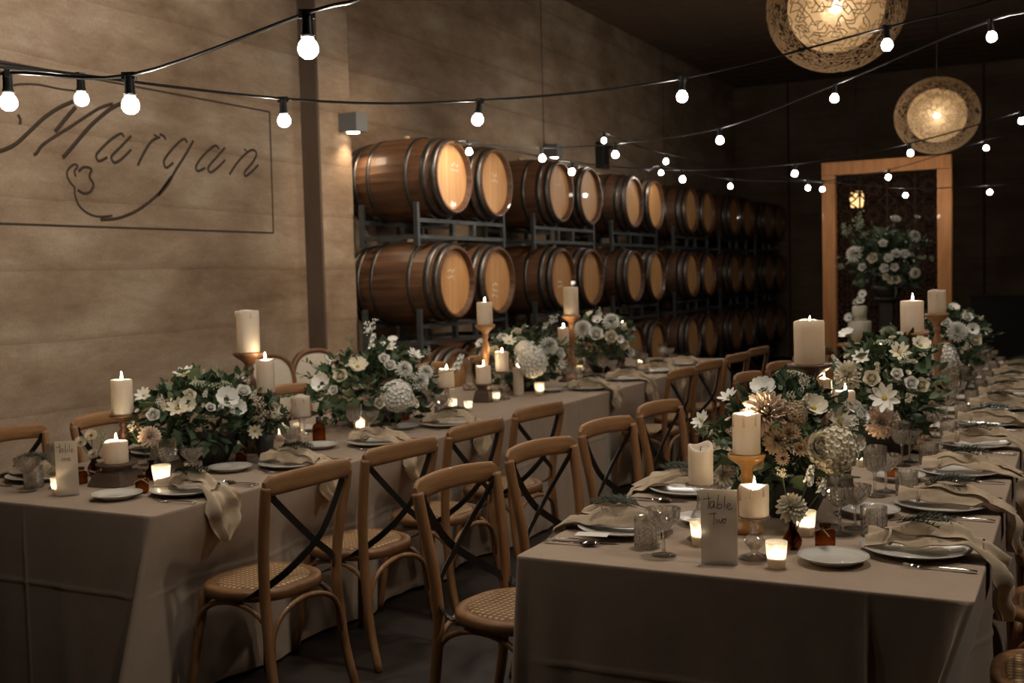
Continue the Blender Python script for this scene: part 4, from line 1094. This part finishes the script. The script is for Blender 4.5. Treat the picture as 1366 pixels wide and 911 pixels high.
def flatware(name, kind):
    def mk():
        t = thing(name, 'x', kind)
        m = MB(); L = .115
        prof = [(-L, .0065), (-L+.012, .0085), (-L+.03, .006), (-.02, .0035), (.0, .003)]
        pts = [(0, y, .0045+.003*math.sin((y+L)/L*PI)) for y, _ in prof]; vs = []; fs = []
        for (x, y, z), (_, w) in zip(pts, prof):
            vs += [(-w, y, z-.0006), (w, y, z-.0006), (w*.7, y, z+.0022), (-w*.7, y, z+.0022)]
        for k in range(len(pts)-1):
            for e in range(4): fs.append((k*4+e, k*4+(e+1) % 4, (k+1)*4+(e+1) % 4, (k+1)*4+e))
        fs += [(3, 2, 1, 0), tuple((len(pts)-1)*4+e for e in range(4))]
        m.add(vs, fs); m.build('handle', 'silver', t)
        m = MB()
        if kind == 'spoon':
            m.grid(lambda u, v: ((u-.5)*.040*math.sin(PI*min(.97, max(.06, v))), -.002+.062*v, .003+.006*((2*u-1)**2)+.002*v), 8, 10)
            m.grid(lambda u, v: ((.5-u)*.040*math.sin(PI*min(.97, max(.06, v))), -.002+.062*v, .0018+.006*((2*u-1)**2)+.002*v), 8, 10); part = 'bowl'
        elif kind == 'fork':
            m.add([(-.003, -.002, .003), (.003, -.002, .003), (.012, .022, .002), (-.012, .022, .002), (-.003, -.002, .0045), (.003, -.002, .0045), (.012, .022, .0035), (-.012, .022, .0035)], [(3, 2, 1, 0), (4, 5, 6, 7), (0, 1, 5, 4), (1, 2, 6, 5), (2, 3, 7, 6), (3, 0, 4, 7)], 0, False)
            for k in range(4): x = -.0105+.007*k; m.tube([(x, .020, .0028), (x, .045, .0045), (x*.95, .070, .0085)], [.0017, .0016, .001], n=6)
            part = 'tines'
        else:
            vs = [(-.004, -.002, .0025), (.005, -.002, .0025), (.011, .04, .0025), (.009, .085, .0025), (.0, .105, .0025), (-.006, .09, .0025), (-.006, .03, .0025)]
            q = len(vs); m.add(vs+[(x, y, .004) for x, y, z in vs], [tuple(range(q))[::-1], tuple(q+k for k in range(q))]+[(k, (k+1) % q, q+(k+1) % q, q+k) for k in range(q)], 0, False); part = 'blade'
        m.build(part, 'silver', t); return t
    return mk
def make_sprig():
    t = thing('rosemary_sprig', 'x', 'herb sprig'); r = random.Random(3); m = MB(); n2 = MB()
    for base, ang, L in (((0, -.02, 0), 0, .19), ((.012, .0, 0), .32, .13), ((-.012, .02, .004), -.28, .12), ((.0, .03, .008), .12, .12)):
        b = Vector(base); d = Vector((math.sin(ang), math.cos(ang), 0)); P = [b+d*L*s_+Vector((0, 0, .006+.012*math.sin(s_*PI)+.004*s_)) for s_ in [k/8 for k in range(9)]]
        m.tube(P, .0016, n=5)
        for k in range(int(L*420)):
            s_ = .1+.9*k/(L*420); p_ = b+d*L*s_+Vector((0, 0, .006+.012*math.sin(s_*PI)+.004*s_)); a = k*2.4
            side = Vector((math.cos(a)*d.y, -math.cos(a)*d.x, abs(math.sin(a)))); dr = (side*.8+d*.7).normalized(); Ln = .027*(1-.4*s_)*r.uniform(.8, 1.2)
            q = dr.cross(Vector((0, 0, 1))).normalized()*.0022
            n2.add([p_-q, p_+q, p_+dr*Ln*.6+q*.9, p_+dr*Ln, p_+dr*Ln*.6-q*.9], [(0, 1, 2, 3, 4)], 0, False)
    m.build('twig', 'stem', t); n2.build('needles', 'needle', t); return t
def napkin_maker(seed, hang, side=0.0):
    def mk():
        t = thing('linen_napkin', 'x', 'napkin'); r = random.Random(seed); ph = [r.uniform(0, 6) for _ in range(4)]
        # runs along local +Y (towards the diner); plate centre at origin, table edge at y=.19
        E_ = .192; L0 = -.13; total = (E_-L0)+hang
        def path(s_):
            d = L0+total*s_
            if d < E_: 
                z = .030+.006*math.sin(d*14+ph[0])
                if d > .13: z -= (d-.13)/(E_-.13)*.018
                return d, z
            h = d-E_; return E_+.016+.012*math.sin(min(1, h/.1)*PI/2), max(.012-h, -.75)
        def fn(u, v, off=0):
            s_ = v; y, z = path(s_); d = L0+total*s_
            # width: fan at the head, gathered at the tie, opening again
            if d < -.07: w = .06+.075*(-.07-d)/.06
            elif d < .0: w = .06+.05*(d+.07)/.07
            else: w = .11+.03*min(1, d/.2)
            if d > E_: w *= 1+.25*math.sin(min(1, (d-E_)/hang)*PI)-(.85 if seed != 5 else .3)*min(1, (d-E_)/hang)**3
            w *= 1+.10*math.sin(d*37+ph[0])
            x = (u-.5)*w + side*max(0, d-.05)*.5 + .006*math.sin(d*20+ph[1])
            rip = (.009*math.sin(u*PI*4+ph[2]+d*16)+.006*math.sin(u*PI*7+d*34+ph[3])+.004*math.sin(u*5-d*60+ph[1]))*(1 if d < E_ else 1.9)
            puff = .018*math.sin(u*PI)**.6*(1 if d < .15 else .4) + .016*math.exp(-((d+.02)/.05)**2)*math.sin(u*PI)+.02*math.exp(-((d-.06)/.06)**2)*math.sin(u*PI)
            if d < E_: return (x, y, max(z+rip+puff, .0235 if d < .13 else .006)+off)
            return (x, max(y+rip+off, E_+.008), z)
        m = MB(); m.grid(lambda u, v: fn(u, v), 22, 46); m.grid(lambda u, v: fn(1-u, v, .003), 22, 46)
        # folded second layer
        def fold(u, v):
            p_ = fn(.15+.6*u, .1+.52*v, .008); return (p_[0]+.012*v, p_[1], p_[2]+.006*math.sin(u*PI))
        m.grid(fold, 12, 24)
        m.build('cloth', 'napkin', t)
        m = MB(); m.tube([(.034*math.cos(a)+.0, -.068+.004*math.sin(a*2), .042+.022*math.sin(a)) for a in [2*PI*k/16 for k in range(17)]], .004, n=6, cap=False); m.build('tie', 'napkin', t)
        return t
    return mk
PR = dict(tumbler=Proto(make_tumbler), coupe=Proto(make_coupe), goblet=Proto(make_goblet), plate=Proto(plate_fn(.148, 'dinner_plate', 'plate')), side=Proto(plate_fn(.094, 'side_plate', 'plate')),
    fork=Proto(flatware('dinner_fork', 'fork')), knife=Proto(flatware('dinner_knife', 'knife')), spoon=Proto(flatware('dessert_spoon', 'spoon')), sprig=Proto(make_sprig))
NAPS = [Proto(napkin_maker(2, .17, .25)), Proto(napkin_maker(5, .14, .12)), Proto(napkin_maker(9, .20, -.1))]
def setting(x_edge, y, facing, k, side, near=True, skip=()):
    """facing +1: diner sits at larger x (right edge of a table) facing -X; u outwards"""
    rz = -PI/2 if facing > 0 else PI/2       # local +Y -> outwards
    jx = lambda a=.012: rnd.uniform(-a, a)
    def W_(u, v):   # u: distance from the edge inwards, v: to the diner's right
        return (x_edge-facing*u, y+facing*v)
    where = '%s setting from the near end, %s' % (ORD[k], side)
    Z = .7512
    def put(key, u, v, lab, rot=None, z=Z, sc=None, grp=None):
        if key in skip: return
        x_, y_ = W_(u+jx(), v+jx()); PR[key].place((x_, y_, z), rnd.uniform(0, 6) if rot is None else rot, lab+', '+where, grp, sc)
    px_, py_ = W_(.185, 0)
    PR['plate'].place((px_, py_, Z), rnd.uniform(0, 6), 'white dinner plate, '+where, 'white dinner plates')
    if 'napkin' not in skip:
        NAPS[(k+(0 if facing > 0 else 1)) % 3].place((px_, py_, Z), rz+jx(.08), 'beige napkin, '+where, 'beige napkins')
        ang = rz+rnd.uniform(-.25, .25); sx_, sy_ = W_(.235, rnd.uniform(-.01, .02)); PR['sprig'].place((sx_, sy_, Z+.074), ang, 'rosemary sprig, '+where, 'rosemary sprigs')
    put('side', .385, -.19, 'small white side plate', grp='white side plates')
    put('tumbler', .315, .165, 'cut tumbler', grp='cut glass tumblers')
    put('coupe', .385, .235, 'cut coupe', grp='cut glass coupes')
    put('goblet', .415, .135, 'tall cut goblet', grp='cut glass goblets')
    put('fork', .12, -.175, 'silver fork', rot=rz+PI+jx(.1), grp='silver forks')
    put('knife', .13, .175, 'silver knife', rot=rz+PI+jx(.1), grp='silver knives')
    if near: put('spoon', .13, .205, 'silver spoon', rot=rz+PI+jx(.1), grp='silver spoons')
for i, y in enumerate([3.24, 3.88, 4.54, 5.26, 5.98, 6.66, 7.3, 7.95, 8.6, 9.25]): setting(T2['x1'], y, 1, i, 'outer side of the right table', near=i < 4)
for i, y in enumerate([3.20, 3.86, 4.6, 5.32, 7.05, 7.9, 8.72]): setting(T2['x0'], y, -1, i, 'aisle side of the right table', near=i < 3, skip=('goblet',) if i == 0 else ())
for i, y in enumerate([3.22, 3.86, 4.52, 5.22, 7.2, 7.9, 8.6, 9.3]): setting(T1['x1'], y, 1, i, 'aisle side of the left table', near=i < 4)
for i, y in enumerate([3.25, 3.95, 4.65, 5.7, 7.5, 8.3, 9.1]): setting(T1['x0'], y, -1, i, 'wall side of the left table', near=False)
p = onz(790, 713, .7745); m = MB(); m.box((-.05, -.025, 0), (.05, .025, .0012)); tag(m.build('menu_card', 'menu_paper', loc=(p.x, p.y, .7745), rot=(0, 0, .15)), 'blank cream paper slip lying on the nearest plate beside the aisle', 'card')

# ------------------------------------------------------------------ flower arrangements
arrangement('nearest large arrangement of blush dahlias and cream hydrangea, middle of the right table', (1052, 590), (92, 82), -.84, [
    ('dahlia', 'blush', 1022, 553, 62), ('hydrangea', 'cream', 1112, 600, 58), ('rose', 'cream', 1092, 596, 38), ('dahlia', 'tan', 1037, 587, 36), ('strawflower', 'blush', 1068, 597, 24),
    ('strawflower', 'blush', 1044, 611, 19), ('dahlia', 'cream', 966, 632, 30), ('cosmos', 'white', 937, 562, 26, 's'), ('filler', 'green', 946, 585, 34, 's'), ('cosmos', 'white', 972, 531, 26, 's'),
    ('anemone', 'white', 1018, 521, 34, 's'), ('lace', 'green', 1052, 500, 36, 's'), ('anemone', 'cream', 1085, 545, 34), ('cosmos', 'cream', 1120, 563, 36), ('rose', 'white', 1143, 556, 28),
    ('filler', 'cream', 1075, 520, 26, 's'), ('rose', 'cream', 1010, 615, 26), ('lace', 'green', 1065, 540, 30), ('dahlia', 'tan', 1052, 578, 30), ('filler', 'cream', 1090, 650, 24), ('anemone', 'cream', 1140, 590, 24),
    ('filler', 'white', 1130, 575, 30), ('hydrangea', 'tan', 1060, 552, 30)], nleaf=620, leafL=.055, ry=.27, palette=('white', 'cream', 'blush'), extra=10)
arrangement('second arrangement of white dahlias and pale foliage on the right table', (1185, 520), (72, 78), -.72, [
    ('dahlia', 'cream', 1132, 500, 36), ('dahlia', 'blush', 1176, 563, 40), ('cosmos', 'white', 1180, 531, 34), ('rose', 'cream', 1163, 506, 22), ('lace', 'green', 1180, 458, 26), ('rose', 'white', 1215, 512, 18),
    ('rose', 'white', 1196, 500, 16), ('cosmos', 'cream', 1200, 470, 24), ('anemone', 'white', 1130, 448, 20, 's'), ('cosmos', 'white', 1150, 478, 22), ('filler', 'green', 1205, 490, 26), ('pompon', 'green', 1185, 445, 18, 's'),
    ('rose', 'cream', 1228, 515, 20), ('filler', 'cream', 1210, 540, 24), ('rose', 'white', 1140, 545, 26), ('anemone', 'cream', 1228, 462, 24)], nleaf=620, leafL=.055, ry=.3, extra=8)
arrangement('third arrangement with round white hydrangea, far part of the right table', (1268, 458), (50, 48), -.72, [
    ('hydrangea', 'white', 1257, 478, 36), ('hydrangea', 'cream', 1262, 495, 30), ('dahlia', 'white', 1277, 442, 24), ('anemone', 'white', 1297, 440, 16), ('rose', 'blush', 1232, 450, 20), ('rose', 'white', 1290, 425, 14, 's'),
    ('anemone', 'white', 1272, 412, 14, 's'), ('rose', 'cream', 1300, 455, 16), ('cosmos', 'white', 1240, 470, 20), ('filler', 'cream', 1285, 470, 20), ('rose', 'white', 1262, 432, 14)], nleaf=420, leafL=.06, ry=.3, extra=6)
arrangement('arrangement with broad grey-green leaves nearest the carved lettering, left table', (272, 558), (76, 58), -3.52, [
    ('cosmos', 'white', 246, 500, 26, 's'), ('cosmos', 'white', 192, 528, 20, 's'), ('anemone', 'white', 302, 533, 30), ('anemone', 'white', 316, 546, 24), ('rose', 'white', 324, 524, 20), ('cosmos', 'cream', 236, 545, 26),
    ('rose', 'cream', 252, 529, 18), ('anemone', 'cream', 250, 541, 22), ('lace', 'green', 270, 513, 28), ('lace', 'green', 293, 514, 28), ('filler', 'blush', 340, 565, 34), ('filler', 'cream', 200, 585, 22),
    ('rose', 'white', 280, 545, 14), ('filler', 'white', 215, 545, 20), ('rose', 'white', 205, 555, 18)], nleaf=620, leafL=.06, ry=.42, extra=8)
arrangement('big dark arrangement with anemones and hydrangea in front of the pillar', (500, 522), (78, 62), -3.52, [
    ('anemone', 'white', 430, 512, 26), ('hydrangea', 'white', 530, 528, 40), ('dahlia', 'white', 539, 492, 22), ('rose', 'white', 519, 489, 18), ('dahlia', 'white', 560, 508, 24), ('dahlia', 'white', 568, 496, 20),
    ('anemone', 'cream', 477, 490, 26), ('rose', 'cream', 455, 503, 20), ('cosmos', 'white', 519, 463, 18, 's'), ('anemone', 'white', 524, 455, 14, 's'), ('filler', 'white', 491, 450, 30, 's'), ('stock', 'white', 497, 462, 20, 's'),
    ('cosmos', 'white', 553, 475, 22), ('rose', 'white', 512, 480, 16), ('rose', 'white', 446, 521, 14), ('filler', 'green', 570, 478, 20, 's'), ('rose', 'cream', 505, 538, 16), ('anemone', 'cream', 545, 535, 18), ('stock', 'white', 609, 490, 22, 's')],
    nleaf=680, leafL=.06, ry=.45, extra=8)
arrangement('white arrangement with a heavy hydrangea, behind the slender pillar candle', (700, 482), (52, 46), -3.52, [
    ('hydrangea', 'white', 709, 482, 40), ('dahlia', 'white', 732, 461, 24), ('rose', 'white', 744, 472, 18), ('cosmos', 'white', 679, 456, 18), ('filler', 'white', 735, 436, 22, 's'), ('rose', 'cream', 690, 445, 14), ('rose', 'white', 670, 452, 14, 's'),
    ('filler', 'white', 725, 443, 18), ('anemone', 'white', 642, 459, 14, 's'), ('hydrangea', 'white', 700, 468, 26), ('rose', 'cream', 660, 470, 16), ('cosmos', 'white', 748, 485, 14), ('lace', 'green', 693, 452, 16)], nleaf=460, leafL=.06, ry=.4, extra=6)
arrangement('farthest arrangement on the left table, with round white dahlias', (805, 456), (42, 36), -3.52, [
    ('dahlia', 'white', 777, 439, 24), ('dahlia', 'white', 815, 429, 22), ('rose', 'white', 795, 447, 20), ('anemone', 'white', 797, 428, 14), ('cosmos', 'cream', 787, 419, 10, 's'), ('rose', 'cream', 815, 450, 18), ('rose', 'cream', 832, 460, 14),
    ('filler', 'cream', 800, 424, 16), ('anemone', 'white', 826, 453, 12), ('rose', 'white', 840, 470, 12)], nleaf=420, leafL=.06, ry=.35, extra=5)
arrangement('low loose flowers between the two nearer arrangements on the left table', (352, 556), (22, 28), -3.27, [
    ('filler', 'blush', 345, 548, 28), ('filler', 'cream', 362, 560, 24), ('cosmos', 'cream', 340, 575, 18), ('rose', 'cream', 365, 545, 16)], nleaf=120, leafL=.05, ry=.12, extra=0, twigs=4)

# cake and its stand, far beyond the tables
p = ony(1147, 458, 11.2); cs = thing('cake_table', 'small round table holding the wedding cake in front of the frame', 'table', (p.x, p.y, 0))
m = MB(); rr_ = size(29, p); m.lathe([(.001, p.z-.03), (rr_, p.z-.03), (rr_+.005, p.z-.015), (rr_, p.z-.001), (.001, p.z-.001)], 32); m.build('table_top', 'pine', cs)
m = MB(); m.lathe([(.001, 0), (.2, 0), (.2, .02), (.04, .05), (.035, p.z-.06), (.1, p.z-.031), (.001, p.z-.031)], 20); m.build('pedestal', 'brown_wood', cs)
ck = thing('wedding_cake', 'two tier ivory wedding cake dressed with white flowers', 'cake', p)
r1 = size(15, p); h1 = size(30, p); r2 = size(9.5, p); h2 = size(20, p)
m = MB(); m.lathe([(.001, 0), (r1, 0), (r1, h1-.01), (r1-.01, h1), (.001, h1)], 32); m.build('lower_tier', 'icing', ck)
m = MB(); m.lathe([(.001, h1), (r2, h1), (r2, h1+h2-.01), (r2-.01, h1+h2), (.001, h1+h2)], 32); m.build('upper_tier', 'icing', ck)
for kind, dx, dz, s_ in (('anemone', .01, h1+h2+.05, .055), ('rose', -.03, h1+h2+.03, .04), ('anemone', .03, h1+h2+.11, .05), ('anemone', -.09, h1+.03, .055), ('rose', -.05, h1+.01, .04), ('anemone', .03, h1-.03, .04)):
    inst(kind, flower(kind, 'white'), ck, (dx, -r2*.6 if dz < h1+h2 else 0, dz), s_, orient((dx*3, -.8, .4)))
pp = ony(1130, 455, 11.2)
# tall pedestal arrangement
q = ony(1183, 345, 12.6)
pd = thing('flower_pedestal', 'dark pedestal under the large white floral spray before the screen', 'pedestal', (q.x, q.y, 0))
m = MB(); m.box((-.07, -.07, 0), (.07, .07, q.z-.46), bev=.01); m.lathe([(.001, q.z-.46), (.14, q.z-.46), (.15, q.z-.42), (.001, q.z-.42)], 24); m.build('plinth', 'dark_panel', pd)
arrangement('large spray of white roses and dahlias in front of the carved screen', (1183, 350), (48, 46), 0, [
    ('dahlia', 'white', 1139, 339, 20), ('dahlia', 'white', 1220, 315, 15), ('rose', 'white', 1194, 295, 14, 's'), ('rose', 'white', 1178, 326, 12), ('rose', 'white', 1185, 345, 12), ('rose', 'white', 1195, 339, 12), ('rose', 'white', 1207, 339, 12),
    ('rose', 'cream', 1165, 345, 14), ('rose', 'white', 1180, 358, 12), ('rose', 'white', 1193, 357, 11), ('dahlia', 'cream', 1221, 364, 13), ('rose', 'cream', 1188, 374, 10), ('rose', 'cream', 1196, 373, 10), ('filler', 'green', 1150, 310, 30, 's'),
    ('filler', 'green', 1132, 318, 26, 's'), ('rose', 'white', 1223, 291, 8, 's'), ('rose', 'green', 1240, 345, 9, 's'), ('filler', 'green', 1128, 360, 16, 's'), ('rose', 'white', 1151, 357, 11), ('rose', 'cream', 1182, 369, 9)],
    nleaf=520, leafL=.09, ycen=12.6, zb=q.z-.42, ry=.3, extra=4, palette=('white',))

# ------------------------------------------------------------------ light
w = bpy.data.worlds.new('world'); S.world = w; w.use_nodes = True
w.node_tree.nodes['Background'].inputs[0].default_value = (.35, .42, .5, 1); w.node_tree.nodes['Background'].inputs[1].default_value = .05
def spot(name, loc, target, energy, color, ang=60, blend=.9, rad_=.15):
    L = bpy.data.lights.new(name, 'SPOT'); L.energy = energy; L.color = color; L.spot_size = math.radians(ang); L.spot_blend = blend; L.shadow_soft_size = rad_
    o = bpy.data.objects.new(name, L); C.objects.link(o); o.location = loc
    o.rotation_euler = (Vector(target)-Vector(loc)).to_track_quat('-Z', 'Y').to_euler(); return o
WARM = (1.0, .80, .58); NEUT = (1.0, .90, .76)
spot('unseen_spot', (-2.6, 3.4, 4.8), (-5.6, 5.4, 2.3), 450, NEUT, 78)
spot('unseen_spot', (-2.6, 7.2, 4.8), (-4.8, 8.0, 2.5), 330, WARM, 46)
spot('unseen_spot', (-2.6, 9.4, 4.8), (-5.0, 10.4, 2.3), 120, WARM, 48)
for x_, y_, e_ in ((-3.5, 4.4, 100), (-3.5, 7.6, 80), (-.8, 3.7, 190), (-.8, 7.0, 100)):
    spot('unseen_spot', (x_, y_, 4.7), (x_, y_, .75), e_, NEUT, 70)  # fill above the tables, added for brightness, no fixture modelled
spot('unseen_spot', (-2.4, 6.7, 4.8), (-4.65, 8.2, 2.45), 230, NEUT, 15)  # narrow beam added to brighten the first top barrel head
spot('unseen_spot', (2.6, 3.3, 4.7), (-.9, 3.6, .6), 160, NEUT, 70)
spot('unseen_spot', (2.6, 7.0, 4.7), (-.9, 7.0, .6), 110, NEUT, 60)
spot('unseen_spot', (-2.0, 12.4, 4.6), (-2.0, 14.4, 2.3), 45, WARM, 50)

S.view_settings.view_transform = 'Standard'; S.view_settings.look = 'None'; S.view_settings.gamma = 1; S.view_settings.exposure = .22
S.cycles.max_bounces = 8; S.cycles.diffuse_bounces = 2; S.cycles.glossy_bounces = 4; S.cycles.transmission_bounces = 8; S.cycles.transparent_max_bounces = 16
S.cycles.caustics_reflective = False; S.cycles.caustics_refractive = False; S.cycles.sample_clamp_indirect = 4; S.cycles.sample_clamp_direct = 0
S.cycles.use_denoising = True
bpy.context.view_layer.update()
print('faces', sum(len(o.data.polygons) for o in bpy.data.objects if o.type == 'MESH'), 'objects', len(bpy.data.objects))
